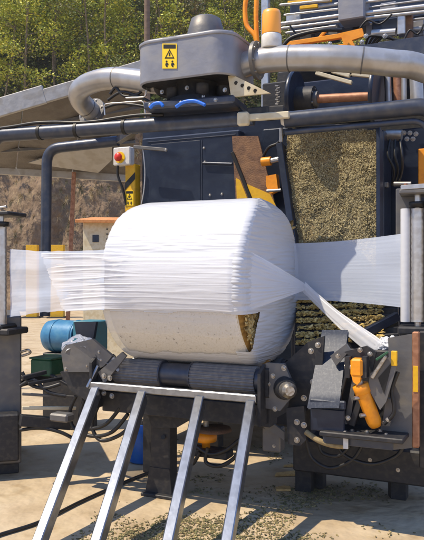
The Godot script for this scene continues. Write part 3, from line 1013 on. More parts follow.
func make_top_machinery() -> void:
	var k := thing("press_superstructure", "cluster of rods, blocks and orange links on top of the press", "machinery", M(1.0, 1.5, -1.6))
	var m: MB
	# deck carrying it all
	m = MB.new()
	block(m, 284, 42, 470, 62, -1.3, 0.9, 0.01)
	part(m, "deck", mats.navy_tube, k)
	m = MB.new()
	plate(m, [[330, 50], [424, 36], [470, 32], [470, 60], [330, 60]], -1.0, 0.02)
	part(m, "deck_skirt", mats.navy_tube, k)
	for e in [[281, 24, 345, 15, 0.018], [281, 28.5, 345, 20.5, 0.014], [362, 14, 470, 1, 0.022], [366, 18, 470, 7, 0.016], [280, 5, 330, 0, 0.012], [284, 15, 338, 9, 0.01], [352, 4, 424, -6, 0.014]]:
		m = MB.new()
		cyl(m, Q(e[0], e[1], -1.5), Q(e[2], e[3], -1.5), e[4], 12)
		part(m, "push_rod", mats.aluminium, k)
	m = MB.new()
	block(m, 338, -6, 364, 19, -1.42, 0.22, 0.01)
	part(m, "guide_block", mats.grey_paint, k)
	m = MB.new()
	block(m, 372, 18, 404, 30, -1.6, 0.2, 0.01)
	part(m, "cylinder_block", mats.navy_panel, k)
	m = MB.new()
	cyl(m, Q(372, 34, -1.55), Q(396, 32, -1.55), 0.035)
	part(m, "damper", mats.aluminium, k)
	m = MB.new()
	block(m, 397, 15, 405, 34, -1.5, 0.1, 0.006)
	part(m, "stop_block", mats.aluminium, k)
	m = MB.new()
	block(m, 405, 13, 412, 42, -1.55, 0.08, 0.006)
	part(m, "stop_block", mats.rust_brown, k)
	for e in [[284, 45, 362, 33, 0.04], [300, 52, 345, 46, 0.03], [318, 40, 326, 30, 0.025]]:
		m = MB.new()
		m.bar(Q(e[0], e[1], -1.25), Q(e[2], e[3], -1.25), e[4], e[4])
		part(m, "orange_link", mats.orange_paint, k)
	m = MB.new()
	plate(m, [[340, 33], [362, 28], [364, 36], [352, 40], [356, 48], [344, 46]], -1.2, 0.03)
	part(m, "orange_link", mats.orange_paint, k)
	for e in [[288, 3, 332, 0], [300, 8, 318, 6]]:
		m = MB.new()
		m.bar(Q(e[0], e[1], -1.6), Q(e[2], e[3], -1.6), 0.03, 0.03)
		part(m, "yellow_rail", mats.yellow_paint, k)
	m = MB.new()
	m.tube(smooth_path([Q(283, 46, -1.1), Q(291, 38, -1.1), Q(306, 33, -1.1), Q(324, 30, -1.1), Q(342, 30, -1.15)]), 0.016, 10)
	part(m, "hydraulic_hose", mats.hose, k)
	for i in 4:
		m = MB.new()
		m.tube(smooth_path([Q(366 + i * 3, 44, -1.3), Q(370 + i * 5, 36, -1.25), Q(384 + i * 4, 37 + i, -1.25), Q(400 + i * 5, 42, -1.3)]), 0.01, 8)
		part(m, "hydraulic_hose", mats.hose, k)
	for e in [[370, 24, 470, 14, 0.012], [286, 33, 336, 26, 0.012], [300, 10, 338, 4, 0.016], [366, 8, 424, 0, 0.01], [408, 30, 470, 24, 0.02]]:
		m = MB.new()
		cyl(m, Q(e[0], e[1], -1.62), Q(e[2], e[3], -1.62), e[4], 12)
		part(m, "push_rod", mats.tube_grey, k)
	for e in [[286, 14, 300, 22, "aluminium"], [312, 16, 326, 26, "navy_tube"], [328, 24, 338, 40, "plate_grey"], [366, 22, 374, 44, "grey_paint"], [412, 20, 424, 36, "grey_paint"], [352, 20, 360, 30, "dark_steel"], [300, 30, 312, 40, "dark_steel"], [380, 2, 396, 12, "grey_paint"]]:
		m = MB.new()
		block(m, e[0], e[1], e[2], e[3], -1.66, 0.1, 0.008)
		part(m, "bracket", mats[e[4]], k)
	for e in [[[360, 28], [368, 20], [380, 24], [392, 14]], [[290, 26], [300, 36], [316, 30], [330, 36]], [[404, 40], [410, 30], [418, 34], [424, 24]]]:
		m = MB.new()
		var pp := []
		for c in e: pp.append(Q(c[0], c[1], -1.4))
		m.tube(smooth_path(pp), 0.009, 8)
		part(m, "hydraulic_hose", mats.hose, k)
	m = MB.new()
	block(m, 286, -30, 470, 24, -2.1, 0.3, 0.02)
	part(m, "rear_cowl", mats.navy_panel, k)
	m = MB.new()
	block(m, 261, -20, 268, 128, -1.2, 0.06, 0.006)
	part(m, "mast", mats.aluminium, k)
	for e in [[362, 42], [385, 36], [366, 36], [296, 48], [330, 44]]:
		bolt(Q(e[0], e[1], -1.18), FF, 0.02, k)
	# film net reel between two dark discs
	var w := thing("net_reel", "net wrap reel with rusty shaft between two dark discs", "reel", M(0.8, 2.2, -0.9))
	var xa := Q(296, 100, -0.75)
	var dirx := RR
	var xb := Q(377, 96, -0.75)
	dirx = (xb - xa).normalized()
	for e in [[xa, 0.22], [xb, 0.22]]:
		m = MB.new()
		var y: Vector3 = dirx
		var x := y.cross(Vector3.UP).normalized()
		m.lathe(Transform3D(Basis(x, y, x.cross(y)), e[0]), [Vector2(0, -0.02), Vector2(e[1], -0.02), Vector2(e[1], -0.02), Vector2(e[1] + 0.008, 0), Vector2(e[1], 0.012), Vector2(e[1], 0.012), Vector2(0, 0.012)], 36)
		part(m, "flange_disc", mats.navy_panel, w)
	m = MB.new()
	cyl(m, xa + dirx * 0.16, xb, 0.034)
	part(m, "shaft", mats.rust_shaft, w)
	m = MB.new()
	cyl(m, xa + dirx * 0.01, xa + dirx * 0.15, 0.1)
	part(m, "hub", mats.dark_steel, w)
	m = MB.new()
	cyl(m, xa + dirx * 0.15, xa + dirx * 0.18, 0.06)
	part(m, "collar", mats.plate_grey, w)
	for i in 6:
		var a := TAU * i / 6
		bolt(xa + dirx * 0.15 + Vector3.UP * cos(a) * 0.08 + dirx.cross(Vector3.UP) * sin(a) * 0.08, dirx, 0.012, w)
	m = MB.new()
	block(m, 300, 78, 376, 122, -1.05, 0.2, 0.01)
	part(m, "tray", mats.navy_panel, w)
	for e in [[316, 73, 352, 83], [332, 71, 350, 76], [352, 74, 378, 77]]:
		m = MB.new()
		m.bar(Q(e[0], e[1], -0.8), Q(e[2], e[3], -0.8), 0.03, 0.03)
		part(m, "support_bar", mats.beige, w)
	for e in [[388, 72, 389, 106, 0.022], [397, 72, 398, 104, 0.03], [404, 74, 404, 104, 0.022], [416, 72, 417, 100, 0.05]]:
		m = MB.new()
		cyl(m, Q(e[0], e[1], -0.85), Q(e[2], e[3], -0.85), e[4], 12)
		part(m, "upright_rod", mats.rust_shaft if e[0] == 397 else mats.tube_grey, w)
	# drive chain left of the reel
	var c := thing("drive_chain", "bright drive chain hanging left of the net reel", "chain", Q(278, 100, -0.7))
	for i in 13:
		m = MB.new()
		var p := Q(277 + (i % 2) * 1.4, 86 + i * 2.3, -0.7)
		m.box(Transform3D(mbasis().rotated(FF, 0.2 if i % 2 else -0.2), p), Vector3(0.032, 0.012, 0.016), 0.003)
		part(m, "link", mats.bolt, c)
	m = MB.new()
	block(m, 262, 82, 286, 118, -0.8, 0.1, 0.01)
	part(m, "chain_guard", mats.dark_steel, c)

# rounded rectangle plan as [corner centre, outward direction]
func plan(hw: float, hd: float, rc: float, seg := 10) -> Array:
	var o := []
	for q in 4:
		var cx: float = (hw - rc) * [1, -1, -1, 1][q]
		var cz: float = (hd - rc) * [1, 1, -1, -1][q]
		for i in seg + 1:
			var a := PI / 2 * (q + float(i) / seg)
			o.append([Vector2(cx, cz), Vector2(cos(a), sin(a))])
	return o
# upright drum: rings of [height, inset]
func drum(m: MB, c: Vector3, hw: float, hd: float, rings: Array, rc := 0.15) -> void:
	var s := plan(hw, hd, rc)
	s.append(s[0])
	var pts := []
	for e in rings:
		for p in s:
			var q: Vector2 = p[0] + p[1] * (rc - e[1])
			pts.append(c + RR * q.x + FF * q.y + Vector3.UP * e[0])
	m.grid(pts, s.size(), PackedByteArray(), true)
func drum_cap(m: MB, c: Vector3, hw: float, hd: float, u: float, thick: float, inset: float) -> void:
	var poly := []
	for p in plan(hw, hd, 0.15):
		var q: Vector2 = p[0] + p[1] * (0.15 - inset)
		poly.append(Vector2(q.x, -q.y))
	m.prism(poly, Transform3D(Basis(RR, -FF, Vector3.UP), c + Vector3.UP * u), thick)

func make_gantry() -> void:
	var hc := Q(197, 60, 0.05)
	var at := Vector3(hc.x, 0, hc.z)
	var k := thing("wrapper_gantry", "grey tubular gantry with a rounded gear drum over the bale", "gantry", at)
	var u0 := 2.895
	var u1 := 3.19
	var hw := 0.372
	var hd := 0.27
	var m := MB.new()
	drum(m, Vector3(hc.x, 0, hc.z), hw, hd, [[u0, 0.012], [u0 + 0.004, 0.004], [u0 + 0.012, 0.0], [u1 - 0.012, 0.0], [u1 - 0.004, 0.003], [u1, 0.012]])
	drum_cap(m, Vector3(hc.x, 0, hc.z), hw, hd, u1 + 0.002, 0.01, 0.012)
	var dr := part(m, "gear_drum", mats.grey_paint, k)
	m = MB.new()
	drum_cap(m, Vector3(hc.x, 0, hc.z), hw, hd, u0 + 0.03, 0.01, 0.015)
	part(m, "drum_floor", mats.dark_steel, k)
	m = MB.new()
	drum(m, Vector3(hc.x, 0, hc.z), hw + 0.006, hd + 0.006, [[u1 - 0.03, 0.006], [u1 - 0.028, 0.0], [u1 - 0.012, 0.0], [u1 - 0.008, 0.006]])
	part(m, "rim_band", mats.grey_paint, dr)
	# label on the drum front
	var fp := toM(Vector3(hc.x, 0, hc.z)).z + hd
	var m2 := toM(hc)
	sticker(dr, 169.5, 56, fp + 0.003, 14.5, 25)
	m = MB.new()
	block(m, 162.5, 37, 177, 41, fp + 0.004, 0.003, 0.0)
	part(m, "name_plate", mats.plate_grey, dr)
	# motor on top
	m = MB.new()
	var top := Vector3(hc.x, u1 - 0.01, hc.z) + RR * 0.07
	m.lathe(Transform3D(Basis(), top), [Vector2(0.14, 0), Vector2(0.13, 0.1), Vector2(0.105, 0.185), Vector2(0.08, 0.2), Vector2(0, 0.205)], 24)
	var mo := part(m, "motor", mats.plate_grey, k)
	m = MB.new()
	m.box(Transform3D(mbasis(), top + RR * 0.16 + Vector3(0, 0.03, 0)), Vector3(0.16, 0.07, 0.14), 0.015)
	part(m, "connector", mats.navy_tube, mo)
	# left tube: leaves the drum, bends back and down to a flange
	m = MB.new()
	var lt := fillet([M(m2.x - 0.3, 2.96, 0.05), Q(104, 76, 0.0), Q(70, 93, -0.1), Q(92, 112, -0.38)], 0.22, 10)
	m.tube(lt, 0.083, 24)
	part(m, "gantry_tube", mats.tube_grey, k)
	m = MB.new()
	var fl: Vector3 = lt[-1]
	var fd: Vector3 = (lt[-1] - lt[-2]).normalized()
	m.tube([fl - fd * 0.01, fl + fd * 0.02], 0.125, 24)
	var fg := part(m, "flange", mats.plate_grey, k)
	for i in 6:
		var a := TAU * i / 6 + 0.3
		var e1 := fd.cross(Vector3.UP).normalized()
		bolt(fl - fd * 0.01 + e1 * cos(a) * 0.105 + e1.cross(fd) * sin(a) * 0.105, -fd, 0.013, fg)
	m = MB.new()
	m.tube(fillet([fl + fd * 0.02, fl + fd * 0.12, M(-0.5, 2.55, -0.75), M(-0.5, 2.0, -1.1)], 0.15, 8), 0.075, 20)
	part(m, "gantry_tube", mats.dark_steel, k)
	# right tube: arches past the frame and turns back to the press
	m = MB.new()
	var rt := smooth_path([M(m2.x + 0.3, 3.0, 0.05), Q(262, 60.5, 0.05), Q(300, 58, 0.03), Q(345, 59, 0.0), Q(390, 63, -0.08), Q(424, 69, -0.2), M(1.85, 2.75, -0.55), M(1.95, 2.45, -1.1), M(1.95, 2.0, -1.35)], 8)
	m.tube(rt, 0.086, 24)
	part(m, "gantry_tube", mats.tube_grey, k)
	m = MB.new()
	var ra: Vector3 = Q(257, 60.5, 0.05)
	m.tube([ra - RR * 0.012, ra + RR * 0.012], 0.13, 24)
	fg = part(m, "flange", mats.plate_grey, k)
	for i in 8:
		var a := TAU * i / 8 + 0.2
		bolt(ra + RR * 0.012 + Vector3.UP * cos(a) * 0.11 + FF * sin(a) * 0.11, RR, 0.013, fg)
	for e in [[lt, 0.083, 3], [lt, 0.083, 22], [rt, 0.086, 14], [rt, 0.086, 27]]:
		m = MB.new()
		var pa: Vector3 = e[0][mini(e[2], e[0].size() - 2)]
		var pd: Vector3 = (e[0][mini(e[2] + 1, e[0].size() - 1)] - pa).normalized()
		m.tube([pa - pd * 0.005, pa - pd * 0.003, pa + pd * 0.003, pa + pd * 0.005], [e[1], e[1] + 0.003, e[1] + 0.003, e[1]], 24, false)
		part(m, "weld_seam", mats.plate_grey, k)
	# standing frame to the ground behind, out of sight
	for r in [-0.5, 1.95]:
		m = MB.new()
		m.bar(M(r, 0, -1.28 if r > 0 else -1.25), M(r, 2.1, -1.28 if r > 0 else -1.25), 0.12, 0.12, FF)
		part(m, "upright", mats.dark_steel, k)
	# beige bracket with slots under the drum
	m = MB.new()
	plate(m, [[228, 76], [233, 75], [270, 93], [231, 97]], 0.2, 0.02)
	var br := part(m, "bracket", mats.beige, k)
	for i in 4:
		m = MB.new()
		cyl(m, Q(236 + i * 6.4, 83 + i * 2.6, 0.196), Q(236 + i * 6.4, 83 + i * 2.6, 0.204), 0.013, 10)
		part(m, "slot", mats.black, br)
	# slewing gear under the drum
	m = MB.new()
	var s0 := Vector3(hc.x, 0, hc.z)
	m.lathe(Transform3D(Basis(), s0), [Vector2(0.0, 2.72), Vector2(0.2, 2.72), Vector2(0.2, 2.72), Vector2(0.2, 2.8), Vector2(0.15, 2.8), Vector2(0.15, 2.92)], 28)
	part(m, "slewing_ring", mats.dark_steel, k)
	for e in [[-0.14, 0.1], [0.1, 0.12], [0.2, 0.0]]:
		m = MB.new()
		m.lathe(Transform3D(Basis(), s0 + RR * e[0] + FF * e[1]), [Vector2(0.0, 2.79), Vector2(0.045, 2.79), Vector2(0.045, 2.88)], 16)
		part(m, "gear_motor", mats.dark_steel, k)
	for e in [[162, 92], [203, 97], [155, 80], [225, 90], [187, 88]]:
		bolt(Q(e[0], e[1], 0.2), FF, 0.016, k)
	for e in [[[150, 108], [154, 104], [160, 103], [163, 106]], [[176, 107], [184, 102], [195, 101], [205, 105]]]:
		m = MB.new()
		var pp := []
		for c in e: pp.append(Q(c[0], c[1], 0.33))
		m.tube(smooth_path(pp), 0.012, 10)
		part(m, "blue_hose", mats.bright_blue, k)
	for e in [[[108, 100], [122, 92], [140, 97], [150, 102]], [[104, 108], [118, 104], [135, 105], [150, 108]], [[110, 94], [116, 88], [124, 96], [138, 94], [146, 85]], [[225, 95], [236, 105], [246, 116], [252, 124]]]:
		m = MB.new()
		var pp := []
		for c in e: pp.append(Q(c[0], c[1], 0.05))
		m.tube(smooth_path(pp), 0.011, 8)
		part(m, "hydraulic_hose", mats.hose, k)
	for e in [[[105, 115], [104, 104], [144, 101], [146, 118]], [[126, 98], [146, 97], [147, 84]]]:
		m = MB.new()
		var pp := []
		for c in e: pp.append(Q(c[0], c[1], 0.12))
		m.tube(fillet(pp, 0.03), 0.006, 8)
		part(m, "wire_guard", mats.aluminium, k)
	# beacon and loop on the right tube
	var bb := Q(271.5, 48, 0.05)
	var b := thing("amber_beacon", "amber warning beacon with white base on the right gantry tube", "beacon", bb)
	m = MB.new()
	m.lathe(Transform3D(Basis(), bb), [Vector2(0, -0.005), Vector2(0.068, -0.005), Vector2(0.07, 0.0), Vector2(0.068, 0.08), Vector2(0.062, 0.09), Vector2(0, 0.09)], 24)
	part(m, "base", mats.white_plastic, b)
	m = MB.new()
	m.lathe(Transform3D(Basis(), bb), [Vector2(0.064, 0.09), Vector2(0.066, 0.1), Vector2(0.064, 0.225), Vector2(0.056, 0.25), Vector2(0.03, 0.26), Vector2(0, 0.262)], 24)
	part(m, "dome", mats.amber, b)
	var lp := Q(252, 40, 0.0)
	var l := thing("lifting_loop", "orange steel lifting loop left of the amber beacon", "loop", lp)
	m = MB.new()
	m.tube(smooth_path([Q(257, 48, 0.0), Q(255, 36, 0.0), Q(247, 26, 0.0), Q(245, 12, 0.0), Q(246, 0, 0.0), Q(250, -8, 0.0), Q(256, -2, 0.0), Q(256, 14, 0.0), Q(256.5, 34, 0.0), Q(258, 48, 0.0)]), 0.017, 10)
	part(m, "bar", mats.orange_paint, l)

func make_arm() -> void:
	# rotating arm under the drum; the dispensers hang from its ends
	var y := 2.645
	var lc := Vector3(-1.6, 0, -5.42)
	var rc := Vector3(1.315, 0, -4.47)
	var dir := (rc - lc).normalized()
	var side := Vector3(-dir.z, 0, dir.x)
	if side.z < 0: side = -side
	var mid := lc.lerp(rc, 0.51)
	var k := thing("film_wrapper", "dark blue rotating wrapper beam hanging under the gear drum", "wrapper", mid)
	var m := MB.new()
	var up := Vector3.UP * y
	# left half
	m.tube(fillet([mid + up + dir * 0.42, lc - dir * 0.12 + up, lc - dir * 0.2 + Vector3.UP * 1.95], 0.12), 0.053, 20)
	part(m, "arm_tube", mats.navy_tube, k)
	m = MB.new()
	var r0 := mid + up + dir * 0.64 - Vector3(0, 0.03, 0)
	m.tube(fillet([r0, rc + dir * 0.12 + up, rc + dir * 0.18 + Vector3.UP * 1.95], 0.14), 0.055, 20)
	part(m, "arm_tube", mats.navy_tube, k)
	m = MB.new()
	m.lathe(Transform3D(Basis(dir.cross(Vector3.UP), dir, Vector3.UP), r0), [Vector2(0, -0.03), Vector2(0.03, -0.026), Vector2(0.045, 0)], 16)
	part(m, "end_cap", mats.white_plastic, k)
	m = MB.new()
	m.tube(fillet([r0 + Vector3(0, -0.085, 0.0), rc + dir * 0.05 + up + Vector3(0, -0.09, 0), rc + dir * 0.12 + Vector3.UP * 2.2], 0.1), 0.02, 10)
	part(m, "hydraulic_line", mats.navy_tube, k)
	# centre beam and plates
	m = MB.new()
	m.box(Transform3D(Basis(dir, Vector3.UP, side), mid + Vector3.UP * (y + 0.1)), Vector3(0.66, 0.055, 0.34), 0.012)
	part(m, "centre_plate", mats.navy_tube, k)
	m = MB.new()
	m.lathe(Transform3D(Basis(), mid), [Vector2(0.1, y + 0.12), Vector2(0.1, y + 0.2)], 20)
	part(m, "pivot", mats.dark_steel, k)
	m = MB.new()
	m.box(Transform3D(Basis(dir, Vector3.UP, side), mid + up + dir * 0.52 + side * 0.02 + Vector3(0, 0.02, 0)), Vector3(0.26, 0.07, 0.12), 0.008)
	part(m, "joint_box", mats.dark_steel, k)
	m = MB.new()
	m.box(Transform3D(Basis(dir, Vector3.UP, side), mid + up + dir * 0.52 + side * 0.1 + Vector3(0, -0.02, 0)), Vector3(0.34, 0.045, 0.04), 0.006)
	part(m, "sensor_rail", mats.beige, k)
	m = MB.new()
	m.box(Transform3D(Basis(dir, Vector3.UP, side), mid + up + dir * 0.38 + side * 0.12 + Vector3(0, -0.03, 0)), Vector3(0.08, 0.09, 0.05), 0.01)
	part(m, "sensor", mats.beige, k)
	for t in [-0.28, -0.05, 0.2]:
		bolt(mid + dir * t + side * 0.17 + Vector3.UP * (y + 0.1), side, 0.014, k)
	# hose strapped along the left arm
	m = MB.new()
	var hp := []
	for i in 9:
		var t := i / 8.0
		hp.append(mid.lerp(lc, 0.15 + t * 0.9) + up + side * 0.03 + Vector3(0, 0.058 + sin(t * 11.0) * 0.012, 0))
	m.tube(smooth_path(hp), 0.012, 8)
	part(m, "hose", mats.hose, k)
	for t in [0.35, 0.6, 0.8]:
		m = MB.new()
		var c := mid.lerp(lc, t) + up
		m.tube([c - dir * 0.012, c + dir * 0.012], 0.058, 20)
		part(m, "hose_clamp", mats.black, k)
	# safety bar hanging left
	m = MB.new()
	m.tube(fillet([P(118, 141, 5.6), P(47, 149, 5.75), P(45, 316, 5.75)], 0.12), 0.043, 16)
	part(m, "safety_bar", mats.navy_tube, k)
	m = MB.new()
	m.bar(P(118, 141, 5.6), mid.lerp(lc, 0.3) + up - Vector3(0, 0.03, 0), 0.05, 0.05)
	part(m, "safety_bar_bracket", mats.navy_tube, k)
	# dispensers: frame with prestretch rollers, on each end
	for s in 2:
		var c: Vector3 = lc if s == 0 else rc
		var o: float = -1.0 if s == 0 else 1.0
		var d := thing("film_dispenser", "film dispenser with %s rollers at the %s" % (["grey", "left edge of the picture"] if s == 0 else ["pale ribbed", "right edge of the picture"]), "dispenser", Vector3(c.x, 1.2, c.z), "film dispensers on the wrapping arm")
		var u0 := 1.18 if s == 0 else 1.27
		var u1 := 1.93 if s == 0 else 1.99
		m = MB.new()
		m.box(Transform3D(Basis(dir, Vector3.UP, side), c + dir * o * 0.1 + Vector3.UP * (u1 + 0.1)), Vector3(0.42, 0.03, 0.26), 0.008)
		part(m, "top_plate", mats.dark_steel if s == 0 else mats.plate_grey, d)
		m = MB.new()
		m.box(Transform3D(Basis(dir, Vector3.UP, side), c + dir * o * 0.1 + Vector3.UP * (u0 - 0.05)), Vector3(0.44, 0.05, 0.28), 0.01)
		part(m, "bottom_plate", mats.dark_steel, d)
		m = MB.new()
		m.tube([c + dir * o * 0.1 + Vector3.UP * (u1 + 0.1), c + dir * o * 0.1 + up], 0.022, 12)
		part(m, "hanger", mats.tube_grey, d)
		var spots := [[0.0, 0.05, 0.042], [0.085, 0.075, 0.04]]
		for e in spots:
			m = MB.new()
			var q: Vector3 = c + dir * o * e[0] + side * e[1]
			var prof := [Vector2(0.02, u0 - 0.03), Vector2(0.02, u0), Vector2(0.02, u0), Vector2(e[2], u0 + 0.002)]
			for i in 37:
				prof.append(Vector2(e[2] - (0.0035 if i % 2 else 0.0), lerpf(u0 + 0.004, u1 - 0.004, i / 36.0)))
			prof.append_array([Vector2(e[2], u1 - 0.002), Vector2(0.02, u1), Vector2(0.02, u1), Vector2(0.02, u1 + 0.09)])
			m.lathe(Transform3D(Basis(), Vector3(q.x, 0, q.z)), prof, 20)
			part(m, "stretch_roller", mats.aluminium, d)
			m = MB.new()
			m.lathe(Transform3D(Basis(), Vector3(q.x, 0, q.z)), [Vector2(0, u1 + 0.004), Vector2(e[2] + 0.012, u1 + 0.004), Vector2(e[2] + 0.014, u1 + 0.03), Vector2(e[2] + 0.012, u1 + 0.04), Vector2(0, u1 + 0.04)], 20)
			part(m, "roller_cap", mats.black, d)
		if s == 1:
			m = MB.new()
			var fr := P(405.5, 270, 4.46)
			m.lathe(Transform3D(Basis(), Vector3(fr.x, 0, fr.z)), [Vector2(0, u0), Vector2(0.03, u0), Vector2(0.03, u0), Vector2(0.031, u0 + 0.01), Vector2(0.031, u1 - 0.005), Vector2(0.03, u1), Vector2(0.03, u1), Vector2(0, u1)], 20)
			part(m, "film_covered_roller", mats.film, d)
		m = MB.new()
		m.bar(c + dir * o * 0.3 + Vector3.UP * (u0 - 0.05), c + dir * o * 0.3 + Vector3.UP * (u1 + 0.1), 0.05, 0.08, side)
		part(m, "back_post", mats.orange_paint if s == 1 else mats.dark_steel, d)
		m = MB.new()
		m.box(Transform3D(Basis(dir, Vector3.UP, side), c + dir * o * 0.16 + side * 0.1 + Vector3.UP * (u0 - 0.0)), Vector3(0.1, 0.14, 0.06), 0.012)
		part(m, "gear_cover", mats.orange_paint if s == 1 else mats.black, d)
		if s == 1:
			m = MB.new()
			m.bar(c - dir * 0.1 + side * 0.1 + Vector3.UP * (u1 + 0.125), c + dir * 0.25 + side * 0.1 + Vector3.UP * (u1 + 0.14), 0.06, 0.03)
			part(m, "clamp_rail", mats.aluminium, d)
			m = MB.new()
			m.box(Transform3D(Basis(dir, Vector3.UP, side), c - dir * 0.075 + side * -0.06 + Vector3.UP * 1.95), Vector3(0.13, 0.36, 0.03), 0.006)
			part(m, "mount_plate", mats.plate_grey, d)
			bolt(c - dir * 0.07 + side * 0.1 + Vector3.UP * (u1 + 0.14), Vector3.UP, 0.018, d, mats.rust_shaft)
		else:
			m = MB.new()
			m.box(Transform3D(Basis(dir, Vector3.UP, side), c + dir * -0.04 + side * 0.03 + Vector3.UP * (u0 - 0.02)), Vector3(0.2, 0.05, 0.22), 0.015)
			part(m, "tension_arm", mats.black, d)
			m = MB.new()
			m.tube([c + side * 0.1 + Vector3.UP * (u1 + 0.14), c + side * 0.1 + dir * 0.08 + Vector3.UP * (u1 + 0.15)], 0.012, 8)
			part(m, "pin", mats.aluminium, d)
		# the film roll behind the rollers
		m = MB.new()
		var fq: Vector3 = c + dir * o * 0.17 - side * 0.04
		m.lathe(Transform3D(Basis(), Vector3(fq.x, 0, fq.z)), [Vector2(0.02, u0 + 0.01), Vector2(0.085, u0 + 0.01), Vector2(0.085, u0 + 0.01), Vector2(0.088, u0 + 0.02), Vector2(0.088, u1 - 0.02), Vector2(0.085, u1 - 0.01), Vector2(0.085, u1 - 0.01), Vector2(0.02, u1 - 0.01)], 28)
		solo(m, "film_roll", mats.film, "white roll of stretch film in the dispenser at the %s edge" % ["left", "right"][s], "film roll", Vector3(fq.x, u0 + 0.01, fq.z), "rolls of stretch film")

func make_table() -> void:
	var at := M(0, 0, 0)
	var k := thing("wrapping_table", "low steel table with ribbed black rollers carrying the bale", "wrapping table", at)
	var m: MB
	# rollers: fluted rubber sleeves on a steel core
	for f in [0.245, -0.245]:
		var u := 0.882
		m = MB.new()
		m.tube([M(-0.74, u, f), M(0.72, u, f)], 0.03, 16)
		var sh := part(m, "roller_shaft", mats.bolt, k)
		m = MB.new()
		m.tube([M(-0.60, u, f), M(0.53, u, f)], 0.076, 32)
		part(m, "roller_core", mats.navy_tube, sh)
		for e in [[-0.575, -0.2], [0.03, 0.5]]:
			m = MB.new()
			var ring := []
			var steps := 96
			for i in steps + 1:
				var a := TAU * i / steps
				var rr := 0.089 - (0.0055 if i % 4 >= 2 else 0.0)
				ring.append(Vector2(cos(a), sin(a)) * rr)
			for i in steps:
				var p: Vector2 = ring[i]
				var q: Vector2 = ring[i + 1]
				m.quad(M(e[1], u + q.x, f + q.y), M(e[0], u + q.x, f + q.y), M(e[0], u + p.x, f + p.y), M(e[1], u + p.x, f + p.y))
				m.tri(M(e[0], u, f), M(e[0], u + p.x, f + p.y), M(e[0], u + q.x, f + q.y))
				m.tri(M(e[1], u, f), M(e[1], u + q.x, f + q.y), M(e[1], u + p.x, f + p.y))
			part(m, "rubber_sleeve", mats.rubber, k)
		for r in [-0.2, 0.03]:
			m = MB.new()
			m.tube([M(r - 0.006, u, f), M(r + 0.006, u, f)], 0.092, 32)
			part(m, "collar", mats.navy_tube, k)
	# side plates with bearings
	for s in [-1.0, 1.0]:
		var r: float = 0.585 if s > 0 else -0.68
		m = MB.new()
		m.prism([Vector2(-0.42, 0.62), Vector2(0.4, 0.62), Vector2(0.4, 0.9), Vector2(0.33, 1.0), Vector2(0.1, 0.84), Vector2(-0.1, 0.84), Vector2(-0.33, 1.0), Vector2(-0.42, 0.95)], Transform3D(Basis(-FF, Vector3.UP, RR), MB0 + RR * r), 0.02)
		part(m, "side_plate", mats.dark_steel, k)
		for f in [0.245, -0.245]:
			m = MB.new()
			var q := M(r + 0.002, 0.882, f)
			m.prism([Vector2(-0.1, -0.085), Vector2(-0.07, -0.105), Vector2(0.07, -0.105), Vector2(0.1, -0.085), Vector2(0.1, 0.085), Vector2(0.07, 0.105), Vector2(-0.07, 0.105), Vector2(-0.1, 0.085)], Transform3D(Basis(-FF, Vector3.UP, RR), q + RR * 0.022), 0.022)
			m.tube([q, q + RR * 0.065], [0.07, 0.06], 20)
			var b := part(m, "bearing_housing", mats.dark_steel, k)
			for e in [[-0.075, -0.08], [0.075, -0.08], [-0.075, 0.08], [0.075, 0.08]]:
				bolt(q + RR * 0.022 + FF * e[0] + Vector3.UP * e[1], RR, 0.014, b)
			m = MB.new()
			m.tube([q + RR * 0.06, q + RR * 0.1, q + RR * 0.105], [0.045, 0.045, 0.036], 18)
			part(m, "shaft_nut", mats.bolt, b)
	# front-facing flange plate and its bolts, right of the roller
	m = MB.new()
	plate(m, [[259, 372], [266, 363], [284, 364], [290, 378], [291, 398], [280, 411], [264, 408], [259, 396]], 0.33, 0.03)
	var fp := part(m, "bearing_flange", mats.plate_grey, k)
	for e in [[268, 384, 0.018], [273, 376, 0.017], [284, 368, 0.018], [275, 409, 0.017], [262, 408, 0.015], [263, 368, 0.013]]:
		bolt(Q(e[0], e[1], 0.33), FF, e[2], fp)
	m = MB.new()
	var nq := Q(285, 388, 0.33)
	m.tube([nq, nq + FF * 0.05 + RR * 0.03], [0.075, 0.06], 22)
	part(m, "hub_boss", mats.dark_steel, fp)
	m = MB.new()
	m.tube([nq + FF * 0.04 + RR * 0.02, nq + FF * 0.09 + RR * 0.06, nq + FF * 0.1 + RR * 0.066], [0.05, 0.048, 0.03], 20)
	part(m, "shaft_nut", mats.bolt, fp)
	m = MB.new()
	plate(m, [[286, 408], [304, 406], [306, 440], [300, 446], [288, 444]], 0.3, 0.03)
	var lp := part(m, "lower_flange", mats.dark_steel, k)
	for e in [[297, 422], [297, 440], [304, 425]]:
		bolt(Q(e[0], e[1], 0.3), FF, 0.02, lp)
	# frame under the rollers
	m = MB.new()
	m.bar(M(-0.68, 0.66, 0.22), M(0.6, 0.66, 0.22), 0.14, 0.14)
	part(m, "front_beam", mats.dark_steel, k)
	m = MB.new()
	m.bar(M(-0.68, 0.66, -0.3), M(0.6, 0.66, -0.3), 0.12, 0.12)
	part(m, "rear_beam", mats.dark_steel, k)
	m = MB.new()
	m.box(Transform3D(mbasis(), M(-0.04, 0.745, -0.04)), Vector3(1.2, 0.02, 0.4), 0.004)
	part(m, "deck_plate", mats.dark_steel, k)
	m = MB.new()
	plate(m, [[148, 402], [200, 404], [190, 420], [176, 428], [152, 428], [148, 416]], 0.2, 0.02)
	part(m, "gusset", mats.dark_steel, k)
	# front leg
	m = MB.new()
	var lg := QU(164, 0, 0.12)
	m.box(Transform3D(mbasis(), lg + Vector3(0, 0.31, 0)), Vector3(0.155, 0.58, 0.12), 0.008)
